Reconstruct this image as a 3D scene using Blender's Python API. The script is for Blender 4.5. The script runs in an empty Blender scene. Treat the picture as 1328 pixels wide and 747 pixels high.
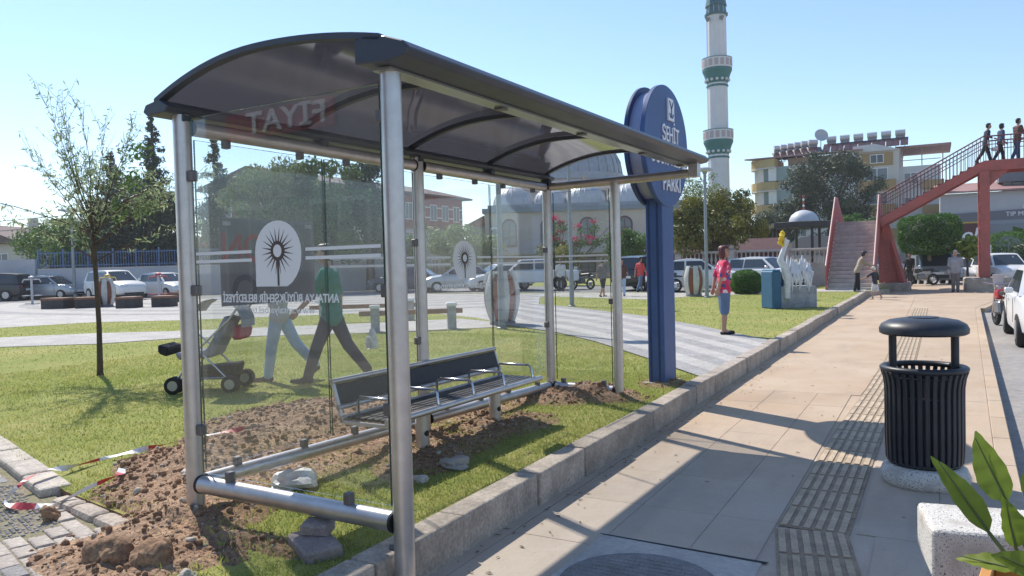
import bpy, bmesh, math, random
import numpy as np
from mathutils import Vector, Matrix, noise as mnoise
R = math.radians
random.seed(7)
SC = bpy.context.scene
COL = SC.collection

# ------------------------------------------------------------ camera, sky, sun, exposure
cam_d = bpy.data.cameras.new('camera'); cam = bpy.data.objects.new('camera', cam_d); COL.objects.link(cam)
YAW, PITCH, ROLL = R(28.92), R(-1.718), 0.0257
fw = Vector((-math.sin(YAW)*math.cos(PITCH), math.cos(YAW)*math.cos(PITCH), math.sin(PITCH)))
r0 = Vector((math.cos(YAW), math.sin(YAW), 0)); u0 = r0.cross(fw)
rt = r0*math.cos(ROLL) - u0*math.sin(ROLL); up = rt.cross(fw)
mw = Matrix((rt, up, -fw)).transposed().to_4x4(); mw.translation = (0, 0, 1.6)
cam.matrix_world = mw
cam_d.sensor_width = 36; cam_d.lens = 36*990/1328; cam_d.clip_start = .05; cam_d.clip_end = 3000
SC.camera = cam
SUN_AZ, SUN_EL = R(-62), R(47)                      # azimuth from +Y, clockwise positive
W = bpy.data.worlds.new('World'); SC.world = W; W.use_nodes = True
wn = W.node_tree.nodes; wl = W.node_tree.links
sky = wn.new('ShaderNodeTexSky'); sky.sky_type = 'NISHITA'; sky.sun_disc = False
sky.sun_elevation = SUN_EL; sky.sun_rotation = SUN_AZ; sky.air_density = 1.0; sky.dust_density = .05; sky.ozone_density = 3.0
wn['Background'].inputs[1].default_value = 0.116
wl.new(sky.outputs[0], wn['Background'].inputs[0])
sd = bpy.data.lights.new('sun', 'SUN'); so = bpy.data.objects.new('sun', sd); COL.objects.link(so)
sd.energy = 3.4; sd.angle = R(.55); sd.color = (1, .94, .85)
ldir = Vector((-math.sin(SUN_AZ)*math.cos(SUN_EL), -math.cos(SUN_AZ)*math.cos(SUN_EL), -math.sin(SUN_EL)))
so.rotation_euler = ldir.to_track_quat('-Z', 'Y').to_euler()
vs = SC.view_settings; vs.view_transform = 'Standard'; vs.look = 'None'; vs.exposure = 0.76; vs.gamma = 1

# ------------------------------------------------------------ materials
MATS = {}
def mat(name, col=(.5, .5, .5), rough=.6, metal=0, var=0, scale=4, col2=None, bump=0, bscale=40, rnd=0, spec=.5, alpha=None, fine=0, trans=0, detail=4):
    """principled material with two-scale noise colour variation, fine relief and per-object variation"""
    if name in MATS: return MATS[name]
    m = bpy.data.materials.new(name); m.use_nodes = True; n = m.node_tree.nodes; l = m.node_tree.links
    b = n['Principled BSDF']; b.inputs['Roughness'].default_value = rough; b.inputs['Metallic'].default_value = metal
    b.inputs['Specular IOR Level'].default_value = spec
    c = tuple(col)+(1,); b.inputs['Base Color'].default_value = c
    if trans: b.inputs['Transmission Weight'].default_value = trans
    tc = n.new('ShaderNodeTexCoord'); out = None
    if var or col2:
        nz = n.new('ShaderNodeTexNoise'); nz.inputs['Scale'].default_value = scale; nz.inputs['Detail'].default_value = detail; nz.inputs['Roughness'].default_value = .65
        l.new(tc.outputs['Object'], nz.inputs['Vector'])
        rp = n.new('ShaderNodeMapRange'); rp.inputs[1].default_value = .32; rp.inputs[2].default_value = .68
        l.new(nz.outputs['Fac'], rp.inputs[0])
        mx = n.new('ShaderNodeMix'); mx.data_type = 'RGBA'
        c2 = tuple(col2)+(1,) if col2 else tuple(x*(1-var) for x in col)+(1,)
        c1 = c if col2 else tuple(min(1, x*(1+var*.6)) for x in col)+(1,)
        mx.inputs[6].default_value = c1; mx.inputs[7].default_value = c2
        l.new(rp.outputs[0], mx.inputs[0]); out = mx.outputs[2]
    if fine:
        nf = n.new('ShaderNodeTexNoise'); nf.inputs['Scale'].default_value = scale*14; nf.inputs['Detail'].default_value = 3
        l.new(tc.outputs['Object'], nf.inputs['Vector'])
        h = n.new('ShaderNodeMapRange'); h.inputs[1].default_value = .3; h.inputs[2].default_value = .7; h.inputs[3].default_value = 1-fine; h.inputs[4].default_value = 1+fine
        l.new(nf.outputs['Fac'], h.inputs[0])
        mu = n.new('ShaderNodeMix'); mu.data_type = 'RGBA'; mu.blend_type = 'MULTIPLY'; mu.inputs[0].default_value = 1
        if out: l.new(out, mu.inputs[6])
        else: mu.inputs[6].default_value = c
        l.new(h.outputs[0], mu.inputs[7]); out = mu.outputs[2]
    if rnd:
        oi = n.new('ShaderNodeObjectInfo'); h = n.new('ShaderNodeMapRange'); h.inputs[3].default_value = 1-rnd; h.inputs[4].default_value = 1+rnd
        l.new(oi.outputs['Random'], h.inputs[0])
        mu = n.new('ShaderNodeMix'); mu.data_type = 'RGBA'; mu.blend_type = 'MULTIPLY'; mu.inputs[0].default_value = 1
        if out: l.new(out, mu.inputs[6])
        else: mu.inputs[6].default_value = c
        l.new(h.outputs[0], mu.inputs[7]); out = mu.outputs[2]
    if out: l.new(out, b.inputs['Base Color'])
    if bump:
        nb = n.new('ShaderNodeTexNoise'); nb.inputs['Scale'].default_value = bscale; nb.inputs['Detail'].default_value = 5
        l.new(tc.outputs['Object'], nb.inputs['Vector'])
        bp = n.new('ShaderNodeBump'); bp.inputs['Strength'].default_value = bump; bp.inputs['Distance'].default_value = .02
        l.new(nb.outputs['Fac'], bp.inputs['Height']); l.new(bp.outputs[0], b.inputs['Normal'])
    MATS[name] = m; return m

def leafmat(name, c1, c2, trans=.35, scale=1.2):
    if name in MATS: return MATS[name]
    m = bpy.data.materials.new(name); m.use_nodes = True; n = m.node_tree.nodes; l = m.node_tree.links
    b = n['Principled BSDF']; b.inputs['Roughness'].default_value = .55; b.inputs['Specular IOR Level'].default_value = .3
    g = n.new('ShaderNodeNewGeometry'); tc = n.new('ShaderNodeTexCoord')
    nz = n.new('ShaderNodeTexNoise'); nz.inputs['Scale'].default_value = scale; nz.inputs['Detail'].default_value = 3
    l.new(tc.outputs['Object'], nz.inputs['Vector'])
    ad = n.new('ShaderNodeMath'); ad.operation = 'MULTIPLY_ADD'; ad.inputs[1].default_value = .55; l.new(g.outputs['Random Per Island'], ad.inputs[0])
    mr = n.new('ShaderNodeMapRange'); mr.inputs[1].default_value = .35; mr.inputs[2].default_value = .65; mr.inputs[3].default_value = 0; mr.inputs[4].default_value = .5
    l.new(nz.outputs['Fac'], mr.inputs[0]); l.new(mr.outputs[0], ad.inputs[2])
    mx = n.new('ShaderNodeMix'); mx.data_type = 'RGBA'; mx.inputs[6].default_value = tuple(c1)+(1,); mx.inputs[7].default_value = tuple(c2)+(1,)
    l.new(ad.outputs[0], mx.inputs[0]); l.new(mx.outputs[2], b.inputs['Base Color'])
    tr = n.new('ShaderNodeBsdfTranslucent'); l.new(mx.outputs[2], tr.inputs[0])
    ms = n.new('ShaderNodeMixShader'); ms.inputs[0].default_value = trans
    l.new(b.outputs[0], ms.inputs[1]); l.new(tr.outputs[0], ms.inputs[2]); l.new(ms.outputs[0], n['Material Output'].inputs[0])
    MATS[name] = m; return m

def thinglass(name, tint, dust=.05, refl=1.0, ior=1.45, dcol=(.75, .72, .68), diffuse=0, dcol2=(.02, .02, .02), rough=.0, glow=(.2,.2,.2)):
    """flat sheet: fresnel mirror over straight transmission with a film of dust"""
    m = bpy.data.materials.new(name); m.use_nodes = True; n = m.node_tree.nodes; l = m.node_tree.links
    n.remove(n['Principled BSDF'])
    t = n.new('ShaderNodeBsdfTransparent'); t.inputs[0].default_value = tuple(tint)+(1,)
    base = t.outputs[0]
    if diffuse:
        d = n.new('ShaderNodeBsdfDiffuse'); d.inputs[0].default_value = tuple(dcol2)+(1,); d3 = n.new('ShaderNodeBsdfTranslucent'); d3.inputs[0].default_value = tuple(glow)+(1,)
        dm = n.new('ShaderNodeMixShader'); dm.inputs[0].default_value = .5; l.new(d.outputs[0], dm.inputs[1]); l.new(d3.outputs[0], dm.inputs[2])
        mm = n.new('ShaderNodeMixShader'); mm.inputs[0].default_value = diffuse; l.new(base, mm.inputs[1]); l.new(dm.outputs[0], mm.inputs[2]); base = mm.outputs[0]
    if dust:
        d = n.new('ShaderNodeBsdfDiffuse'); d.inputs[0].default_value = tuple(dcol)+(1,); d2 = n.new('ShaderNodeBsdfTranslucent'); d2.inputs[0].default_value = tuple(dcol)+(1,)
        ad = n.new('ShaderNodeMixShader'); ad.inputs[0].default_value = .55; l.new(d.outputs[0], ad.inputs[1]); l.new(d2.outputs[0], ad.inputs[2])
        tc = n.new('ShaderNodeTexCoord'); nz = n.new('ShaderNodeTexNoise'); nz.inputs['Scale'].default_value = 2.2; nz.inputs['Detail'].default_value = 6
        l.new(tc.outputs['Object'], nz.inputs['Vector'])
        mr = n.new('ShaderNodeMapRange'); mr.inputs[1].default_value = .35; mr.inputs[2].default_value = .7; mr.inputs[3].default_value = dust*.4; mr.inputs[4].default_value = dust*1.5
        l.new(nz.outputs['Fac'], mr.inputs[0])
        mm = n.new('ShaderNodeMixShader'); l.new(mr.outputs[0], mm.inputs[0]); l.new(base, mm.inputs[1]); l.new(ad.outputs[0], mm.inputs[2]); base = mm.outputs[0]
    gl = n.new('ShaderNodeBsdfGlossy'); gl.inputs['Roughness'].default_value = rough; gl.inputs[0].default_value = (refl, refl, refl, 1)
    fr = n.new('ShaderNodeFresnel'); ge = n.new('ShaderNodeNewGeometry'); ir = n.new('ShaderNodeMapRange'); ir.inputs[3].default_value = ior; ir.inputs[4].default_value = 1/ior
    l.new(ge.outputs['Backfacing'], ir.inputs[0]); l.new(ir.outputs[0], fr.inputs[0])     # a sheet mirrors alike from both faces
    mm = n.new('ShaderNodeMixShader'); l.new(fr.outputs[0], mm.inputs[0]); l.new(base, mm.inputs[1]); l.new(gl.outputs[0], mm.inputs[2])
    l.new(mm.outputs[0], n['Material Output'].inputs[0]); MATS[name] = m; return m

# ------------------------------------------------------------ mesh helpers
class MB:
    def __init__(s): s.v = []; s.f = []; s.m = []; s.mi = 0
    def add(s, vs, fs):
        o = len(s.v); s.v += [tuple(v) for v in vs]; s.f += [tuple(i+o for i in f) for f in fs]; s.m += [s.mi]*len(fs); return s
    def box(s, x0, x1, y0, y1, z0, z1):
        return s.add([(x0,y0,z0),(x1,y0,z0),(x1,y1,z0),(x0,y1,z0),(x0,y0,z1),(x1,y0,z1),(x1,y1,z1),(x0,y1,z1)],
                     [(0,3,2,1),(4,5,6,7),(0,1,5,4),(1,2,6,5),(2,3,7,6),(3,0,4,7)])
    def bar(s, a, b, w, h=None, upv=(0,0,1)):
        a = Vector(a); b = Vector(b); h = h or w; d = (b-a).normalized(); u = Vector(upv)
        if abs(d.dot(u)) > .98: u = Vector((0,1,0))
        x = d.cross(u).normalized(); y = x.cross(d)
        vs = [p + x*sx*w/2 + y*sy*h/2 for p in (a,b) for sx, sy in ((-1,-1),(1,-1),(1,1),(-1,1))]
        return s.add(vs, [(0,1,2,3),(7,6,5,4),(0,4,5,1),(1,5,6,2),(2,6,7,3),(3,7,4,0)])
    def tube(s, pts, r, n=10, caps=True):
        pts = [Vector(p) for p in pts]; rs = r if isinstance(r, (list, tuple)) else [r]*len(pts); vs = []; fs = []
        x = None
        for i, p in enumerate(pts):
            d = (pts[min(i+1, len(pts)-1)] - pts[max(i-1, 0)]).normalized()
            if x is None:
                q = Vector((0,0,1)) if abs(d.z) < .9 else Vector((1,0,0)); x = d.cross(q).normalized()
            else:
                x = (x - d*x.dot(d)).normalized()
            y = d.cross(x)
            vs += [p + (x*math.cos(2*math.pi*k/n) + y*math.sin(2*math.pi*k/n))*rs[i] for k in range(n)]
        for i in range(len(pts)-1):
            fs += [(i*n+k, i*n+(k+1)%n, (i+1)*n+(k+1)%n, (i+1)*n+k) for k in range(n)]
        if caps: fs += [tuple(reversed(range(n))), tuple((len(pts)-1)*n+k for k in range(n))]
        return s.add(vs, fs)
    def lathe(s, prof, n=24, c=(0,0,0), arc=None):
        vs = []; fs = []; m = len(prof)
        for k in range(n):
            a = 2*math.pi*k/n; vs += [(c[0]+r*math.cos(a), c[1]+r*math.sin(a), c[2]+z) for r, z in prof]
        for k in range(n):
            k2 = (k+1) % n
            for i in range(m-1): fs.append((k*m+i, k2*m+i, k2*m+i+1, k*m+i+1))
        s.add(vs, fs)
        if prof[0][0] > 1e-4: s.add([(c[0]+prof[0][0]*math.cos(2*math.pi*k/n), c[1]+prof[0][0]*math.sin(2*math.pi*k/n), c[2]+prof[0][1]) for k in range(n)], [tuple(reversed(range(n)))])
        if prof[-1][0] > 1e-4: s.add([(c[0]+prof[-1][0]*math.cos(2*math.pi*k/n), c[1]+prof[-1][0]*math.sin(2*math.pi*k/n), c[2]+prof[-1][1]) for k in range(n)], [tuple(range(n))])
        return s
    def prism(s, poly, z0, z1):
        n = len(poly); vs = [(x,y,z0) for x,y in poly] + [(x,y,z1) for x,y in poly]
        return s.add(vs, [tuple(reversed(range(n))), tuple(range(n,2*n))] + [(i,(i+1)%n,n+(i+1)%n,n+i) for i in range(n)])
    def slab(s, pts, off):
        """extrude a planar 3d polygon by a vector"""
        n = len(pts); o = Vector(off); vs = [Vector(p) for p in pts] + [Vector(p)+o for p in pts]
        return s.add(vs, [tuple(reversed(range(n))), tuple(range(n,2*n))] + [(i,(i+1)%n,n+(i+1)%n,n+i) for i in range(n)])
    def blob(s, c, r, sub=2, jit=.15, seed=0, sq=(1,1,1)):
        bm = bmesh.new(); bmesh.ops.create_icosphere(bm, subdivisions=sub, radius=1); rr = random.Random(seed)
        vs = []
        for v in bm.verts:
            k = 1 + rr.uniform(-jit, jit); vs.append((c[0]+v.co.x*r*k*sq[0], c[1]+v.co.y*r*k*sq[1], c[2]+v.co.z*r*k*sq[2]))
        fs = [tuple(v.index for v in f.verts) for f in bm.faces]; bm.free(); return s.add(vs, fs)
    def mesh(s, name, mats, bevel=0, smooth=None, seg=1):
        me = bpy.data.meshes.new(name); me.from_pydata(s.v, [], s.f)
        for m in (mats if isinstance(mats, (list, tuple)) else [mats]): me.materials.append(MATS[m] if isinstance(m, str) else m)
        if any(s.m): me.polygons.foreach_set('material_index', s.m)
        bm = bmesh.new(); bm.from_mesh(me); bmesh.ops.recalc_face_normals(bm, faces=bm.faces)
        if bevel:
            es = [e for e in bm.edges if len(e.link_faces) == 2 and e.calc_face_angle(0) > R(30)]
            bmesh.ops.bevel(bm, geom=es, offset=bevel, segments=seg, affect='EDGES', profile=.5, clamp_overlap=True)
        bm.to_mesh(me); bm.free()
        if smooth:
            me.polygons.foreach_set('use_smooth', [True]*len(me.polygons)); me.set_sharp_from_angle(angle=R(smooth))
        me.update(); return me
    def build(s, name, mats, parent=None, bevel=0, smooth=None, seg=1, loc=None):
        return link(name, s.mesh(name, mats, bevel, smooth, seg), parent, loc)

def link(name, me, parent=None, loc=None):
    o = bpy.data.objects.new(name, me); COL.objects.link(o); o.parent = parent
    if loc: o.location = loc
    return o
def tag(o, label=None, cat=None, group=None, kind=None):
    if label: o['label'] = label
    if cat: o['category'] = cat
    if group: o['group'] = group
    if kind: o['kind'] = kind
    return o
def thing(name, label, cat, loc=(0,0,0), rz=0, group=None):
    o = bpy.data.objects.new(name, None); COL.objects.link(o); o.empty_display_size = .2
    o.location = loc; o.rotation_euler = (0,0,rz); return tag(o, label, cat, group)
def copy_tree(o, loc=None, rz=None, label=None, parent=None):
    c = o.copy(); COL.objects.link(c); c.parent = parent
    if loc is not None: c.location = loc
    if rz is not None: c.rotation_euler = (0,0,rz)
    if label: c['label'] = label
    for ch in list(o.children): copy_tree(ch, parent=c)
    return c
def struct(name, mb, m, **k): return tag(mb.build(name, m, **k), kind='structure')
def sgroup(name):
    o = bpy.data.objects.new(name, None); COL.objects.link(o); return tag(o, kind='structure')
def text_mesh(body, size, ext=.004, align='CENTER', bold=0):
    cu = bpy.data.curves.new('t', 'FONT'); cu.body = body; cu.size = size; cu.extrude = ext; cu.align_x = align; cu.align_y = 'CENTER'; cu.offset = bold; cu.resolution_u = 3
    o = bpy.data.objects.new('t', cu); COL.objects.link(o); dg = bpy.context.evaluated_depsgraph_get(); dg.update()
    me = bpy.data.meshes.new_from_object(o.evaluated_get(dg)); bpy.data.objects.remove(o); return me
def text(name, body, size, m, parent, o, right, upv, ext=.004, align='CENTER', width=None, bold=0, sx=1):
    me = text_mesh(body, size, ext, align, bold); right = Vector(right).normalized(); upv = Vector(upv).normalized(); n = right.cross(upv); o = Vector(o)
    xs = [v.co.x for v in me.vertices]
    if width and xs: sx = width/(max(xs)-min(xs))
    for v in me.vertices: x, y, z = v.co; v.co = o + right*x*sx + upv*y + n*z
    me.materials.clear(); me.materials.append(MATS[m]); return link(name, me, parent)
def npmesh(name, V, F, m, parent=None, kind=None, smooth=False):
    """fast mesh from numpy arrays, all faces the same corner count"""
    me = bpy.data.meshes.new(name); k = F.shape[1]
    me.vertices.add(len(V)); me.vertices.foreach_set('co', V.astype(np.float32).ravel())
    me.loops.add(F.size); me.loops.foreach_set('vertex_index', F.astype(np.int32).ravel())
    me.polygons.add(len(F)); me.polygons.foreach_set('loop_start', np.arange(0, F.size, k, dtype=np.int32))
    me.update(calc_edges=True)
    if smooth: me.polygons.foreach_set('use_smooth', [True]*len(F))
    me.materials.append(MATS[m]); o = link(name, me, parent)
    return tag(o, kind=kind)
def inpoly(P, poly):
    x, y = P[:,0], P[:,1]; c = np.zeros(len(P), bool); n = len(poly)
    for i in range(n):
        x1, y1 = poly[i]; x2, y2 = poly[(i+1) % n]
        cond = ((y1 > y) != (y2 > y)) & (x < (x2-x1)*(y-y1)/(y2-y1+1e-12)+x1); c ^= cond
    return c
def vnoise(x, y, seed=0):
    """smooth value noise on numpy arrays"""
    def h(i, j): 
        n = np.sin(i*127.1 + j*311.7 + seed*74.7)*43758.5453; return n - np.floor(n)
    xi, yi = np.floor(x), np.floor(y); fx, fy = x-xi, y-yi; fx = fx*fx*(3-2*fx); fy = fy*fy*(3-2*fy)
    return (h(xi,yi)*(1-fx)+h(xi+1,yi)*fx)*(1-fy) + (h(xi,yi+1)*(1-fx)+h(xi+1,yi+1)*fx)*fy
def fbm(x, y, seed=0, o=4):
    s = 0; a = .5
    for k in range(o): s = s + a*vnoise(x*2**k, y*2**k, seed+k*3); a *= .5
    return s

# palette
def terrazzo():
    m = mat('terrazzo', (.66,.63,.58), .8, bump=.25, bscale=90); n = m.node_tree.nodes; l = m.node_tree.links; tc = n.new('ShaderNodeTexCoord')
    prev = None
    for sc, th, c in ((95,.61,(.14,.125,.115)),(140,.58,(.34,.30,.27)),(7,.50,(.47,.43,.385))):
        z = n.new('ShaderNodeTexNoise'); z.inputs['Scale'].default_value = sc; z.inputs['Detail'].default_value = 2; l.new(tc.outputs['Object'], z.inputs['Vector'])
        r = n.new('ShaderNodeMapRange'); r.inputs[1].default_value = th; r.inputs[2].default_value = th+(.04 if sc > 20 else .2); l.new(z.outputs['Fac'], r.inputs[0])
        x = n.new('ShaderNodeMix'); x.data_type = 'RGBA'; l.new(r.outputs[0], x.inputs[0]); x.inputs[7].default_value = c+(1,)
        if prev: l.new(prev, x.inputs[6])
        else: x.inputs[6].default_value = (.66,.63,.58,1)
        prev = x.outputs[2]
    l.new(prev, n['Principled BSDF'].inputs['Base Color'])
terrazzo()
mat('steel', (.56,.525,.505), .37, .8, var=.12, scale=9, bump=.03, bscale=120)
mat('steel_dark', (.16,.15,.15), .45, .6)
mat('roof_frame', (.05,.06,.078), .42, .0, var=.2, scale=6)
mat('black_gap', (.012,.012,.012), .7)
mat('decal_white', (.78,.78,.78), .6)
mat('decal_dark', (.09,.06,.055), .6)
mat('slat_dark', (.035,.03,.032), .5, var=.3, scale=20)
mat('kerb', (.42,.35,.285), .9, var=.32, scale=3.5, fine=.22, bump=.5, bscale=30, rnd=.10)
mat('concrete', (.50,.46,.42), .85, var=.22, scale=1.6, fine=.12, bump=.25, bscale=60, rnd=.05)
mat('tactile_groove', (.37,.28,.195), .9, var=.3, scale=8, fine=.2)
mat('tactile', (.52,.405,.28), .85, var=.25, scale=5, fine=.15, bump=.3, bscale=60, rnd=.1)
mat('bin_metal', (.024,.028,.038), .45, .0, var=.3, scale=8, spec=.5, bump=.05, bscale=20)
mat('wood_orange', (.60,.28,.07), .55, var=.2, scale=3)
mat('soil', (.235,.13,.075), .95, col2=(.38,.25,.155), scale=2.2, fine=.45, bump=1.0, bscale=48, detail=8)
mat('clod', (.205,.11,.062), .95, col2=(.33,.21,.125), scale=4, fine=.35, bump=.8, bscale=25)
mat('stone_pale', (.50,.44,.37), .9, var=.3, scale=6, fine=.25, bump=.5, bscale=30, rnd=.12)
mat('paver', (.42,.365,.315), .9, var=.25, scale=4, fine=.25, bump=.5, bscale=40, rnd=.10)
mat('paver_dark', (.25,.235,.23), .85, var=.3, scale=6, fine=.25, bump=.5, bscale=40, rnd=.15)
mat('path_light', (.45,.42,.385), .9, var=.18, scale=2, fine=.25)
mat('path_dark', (.33,.315,.30), .9, var=.22, scale=2, fine=.25)
mat('asphalt', (.13,.125,.12), .9, var=.2, scale=2, fine=.2)
mat('white_paint', (.78,.77,.74), .6, var=.08, scale=3)
mat('red_steel', (.45,.105,.092), .6, col2=(.30,.095,.075), scale=1.6, fine=.2, bump=.1, bscale=30, detail=8)
mat('red_dark', (.20,.05,.05), .6, var=.2, scale=3)
mat('grey_post', (.27,.29,.30), .5, .3)
mat('brick_red', (.28,.10,.06), .85, var=.3, scale=8, rnd=.2)
mat('trunk', (.10,.065,.045), .9, var=.35, scale=6, fine=.3, bump=.6, bscale=20)
mat('bark_grey', (.21,.18,.15), .9, var=.3, scale=6, fine=.3)
mat('window_glass', (.035,.045,.055), .12, spec=.7)
mat('window_grey', (.16,.18,.20), .2, spec=.6)
mat('plastic_black', (.015,.015,.016), .45)
mat('tyre', (.02,.02,.02), .85)
mat('rim', (.45,.45,.46), .35, .7)
mat('chrome', (.6,.6,.62), .2, .9)
mat('lamp_glass', (.55,.56,.56), .15, spec=.7)
mat('red_lens', (.4,.02,.02), .25)
mat('sign_blue', (.05,.105,.26), .5, var=.18, scale=1.5, fine=.05, bump=.04, bscale=15)
mat('sign_blue_dark', (.02,.045,.13), .45)
mat('letter_white', (.80,.80,.82), .45)
leafmat('leaf_pale', (.42,.47,.27), (.24,.31,.14), .5)
leafmat('leaf_dark', (.075,.11,.06), (.03,.055,.035), .28)
leafmat('leaf_green', (.15,.25,.055), (.06,.12,.03), .38)
leafmat('leaf_olive', (.31,.29,.055), (.055,.08,.022), .33, .55)
leafmat('leaf_pine', (.10,.125,.06), (.035,.05,.03), .22, .5)
leafmat('leaf_hedge', (.12,.24,.04), (.05,.12,.025), .32)
leafmat('leaf_willow', (.26,.31,.13), (.12,.17,.07), .4, .8)
leafmat('petal_pink', (.65,.06,.18), (.45,.03,.12), .35)
leafmat('grass_blade', (.46,.43,.14), (.27,.34,.08), .5, .9)
leafmat('leaf_broad', (.26,.33,.045), (.15,.23,.03), .45, 3)

# ------------------------------------------------------------ ground, lawn, paths
def ground_mat():
    m = mat('ground', (.30,.25,.19), .95, var=.3, scale=.2, fine=.2)
    return m
ground_mat()
def lawn_material():
    m = bpy.data.materials.new('lawn'); m.use_nodes = True; n = m.node_tree.nodes; l = m.node_tree.links; b = n['Principled BSDF']; b.inputs['Roughness'].default_value = .95; b.inputs['Specular IOR Level'].default_value = .15
    tc = n.new('ShaderNodeTexCoord')
    def nz(s, d=5):
        q = n.new('ShaderNodeTexNoise'); q.inputs['Scale'].default_value = s; q.inputs['Detail'].default_value = d; q.inputs['Roughness'].default_value = .6; l.new(tc.outputs['Object'], q.inputs['Vector']); return q.outputs['Fac']
    def ramp(fac, a, b_, c1, c2, prev=None):
        mr = n.new('ShaderNodeMapRange'); mr.inputs[1].default_value = a; mr.inputs[2].default_value = b_; l.new(fac, mr.inputs[0])
        mx = n.new('ShaderNodeMix'); mx.data_type = 'RGBA'; l.new(mr.outputs[0], mx.inputs[0])
        if prev: l.new(prev, mx.inputs[6])
        else: mx.inputs[6].default_value = tuple(c1)+(1,)
        mx.inputs[7].default_value = tuple(c2)+(1,); return mx.outputs[2]
    c = ramp(nz(.55), .36, .66, (.28,.31,.08), (.41,.37,.135))
    c = ramp(nz(6), .50, .74, None, (.20,.25,.06), c)
    c = ramp(nz(1.7, 8), .62, .76, None, (.30,.23,.115), c)
    c = ramp(nz(60, 3), .52, .72, None, (.17,.21,.05), c)
    l.new(c, b.inputs['Base Color'])
    bp = n.new('ShaderNodeBump'); bp.inputs['Strength'].default_value = .8; bp.inputs['Distance'].default_value = .03; l.new(nz(45, 6), bp.inputs['Height']); l.new(bp.outputs[0], b.inputs['Normal'])
    MATS['lawn'] = m
lawn_material()
def pavement_material():
    """dusty concrete: grey near the shelter, a film of tan sand along the middle of the footway"""
    m = bpy.data.materials.new('footway'); m.use_nodes = True; n = m.node_tree.nodes; l = m.node_tree.links; b = n['Principled BSDF']; b.inputs['Roughness'].default_value = .9
    g = n.new('ShaderNodeNewGeometry')
    def nz(s, d=5, st=None):
        q = n.new('ShaderNodeTexNoise'); q.inputs['Scale'].default_value = s; q.inputs['Detail'].default_value = d; q.inputs['Roughness'].default_value = .65
        v = g.outputs['Position']
        if st:
            mp = n.new('ShaderNodeMapping'); mp.inputs['Scale'].default_value = st; l.new(v, mp.inputs[0]); v = mp.outputs[0]
        l.new(v, q.inputs['Vector']); return q.outputs['Fac']
    sx = n.new('ShaderNodeSeparateXYZ'); l.new(g.outputs['Position'], sx.inputs[0])
    def rng(f, a, b_, lo=0, hi=1):
        mr = n.new('ShaderNodeMapRange'); mr.inputs[1].default_value = a; mr.inputs[2].default_value = b_; mr.inputs[3].default_value = lo; mr.inputs[4].default_value = hi; l.new(f, mr.inputs[0]); return mr.outputs[0]
    def mix(f, a, bb):
        mx = n.new('ShaderNodeMix'); mx.data_type = 'RGBA'; l.new(f, mx.inputs[0])
        for i, c in ((6, a), (7, bb)):
            if isinstance(c, tuple): mx.inputs[i].default_value = c+(1,)
            else: l.new(c, mx.inputs[i])
        return mx.outputs[2]
    grey = mix(rng(nz(1.3), .35, .65), (.55,.46,.37), (.465,.38,.305))
    tan = mix(rng(nz(.8, 6), .35, .65), (.455,.325,.215), (.52,.40,.285))
    ad = n.new('ShaderNodeMath'); ad.operation = 'MULTIPLY_ADD'; l.new(nz(.9, 6), ad.inputs[0]); ad.inputs[1].default_value = 5.0; l.new(sx.outputs[1], ad.inputs[2])
    c = mix(rng(ad.outputs[0], 7.2, 10.5), grey, tan)
    c = mix(rng(nz(2.6, 8, (1, .35, 1)), .50, .72, 0, .6), c, (.35,.27,.20))
    c = mix(rng(nz(26, 4), .62, .72, 0, .5), c, (.26,.215,.18))
    oi = n.new('ShaderNodeObjectInfo'); v = rng(oi.outputs['Random'], 0, 1, .95, 1.05)
    mu = n.new('ShaderNodeMix'); mu.data_type = 'RGBA'; mu.blend_type = 'MULTIPLY'; mu.inputs[0].default_value = 1; l.new(c, mu.inputs[6]); l.new(v, mu.inputs[7])
    l.new(mu.outputs[2], b.inputs['Base Color'])
    bp = n.new('ShaderNodeBump'); bp.inputs['Strength'].default_value = .35; bp.inputs['Distance'].default_value = .02; l.new(nz(30, 6), bp.inputs['Height']); l.new(bp.outputs[0], b.inputs['Normal'])
    MATS['footway'] = m
pavement_material()
LZ = .19
struct('ground', MB().prism([(-1500,-1500),(1500,-1500),(1500,1500),(-1500,1500)], -.6, -.2), 'ground')
LAWN = [(-2.42,1.5),(-2.42,33.4),(-1.7,35.5),(-1.7,160),(-200,160),(-200,63),(-6.8,3.44),(-5.0,2.92),(-3.85,2.72),(-3.1,2.2),(-2.8,1.5)]
lm_ = MB().prism(LAWN, -.15, LZ); lm_.m = [1, 0]+[1]*len(LAWN); struct('lawn', lm_, ['lawn','soil'])
struct('road', MB().prism([(-.5,-20),(40,-20),(40,200),(-1.65,200),(-1.65,30),(-.5,30)], -.25, -.13), 'road_asphalt' if 0 else mat('road_asphalt', (.36,.325,.29), .9, col2=(.27,.25,.235), scale=.7, fine=.15, bump=.3, bscale=40))
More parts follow.
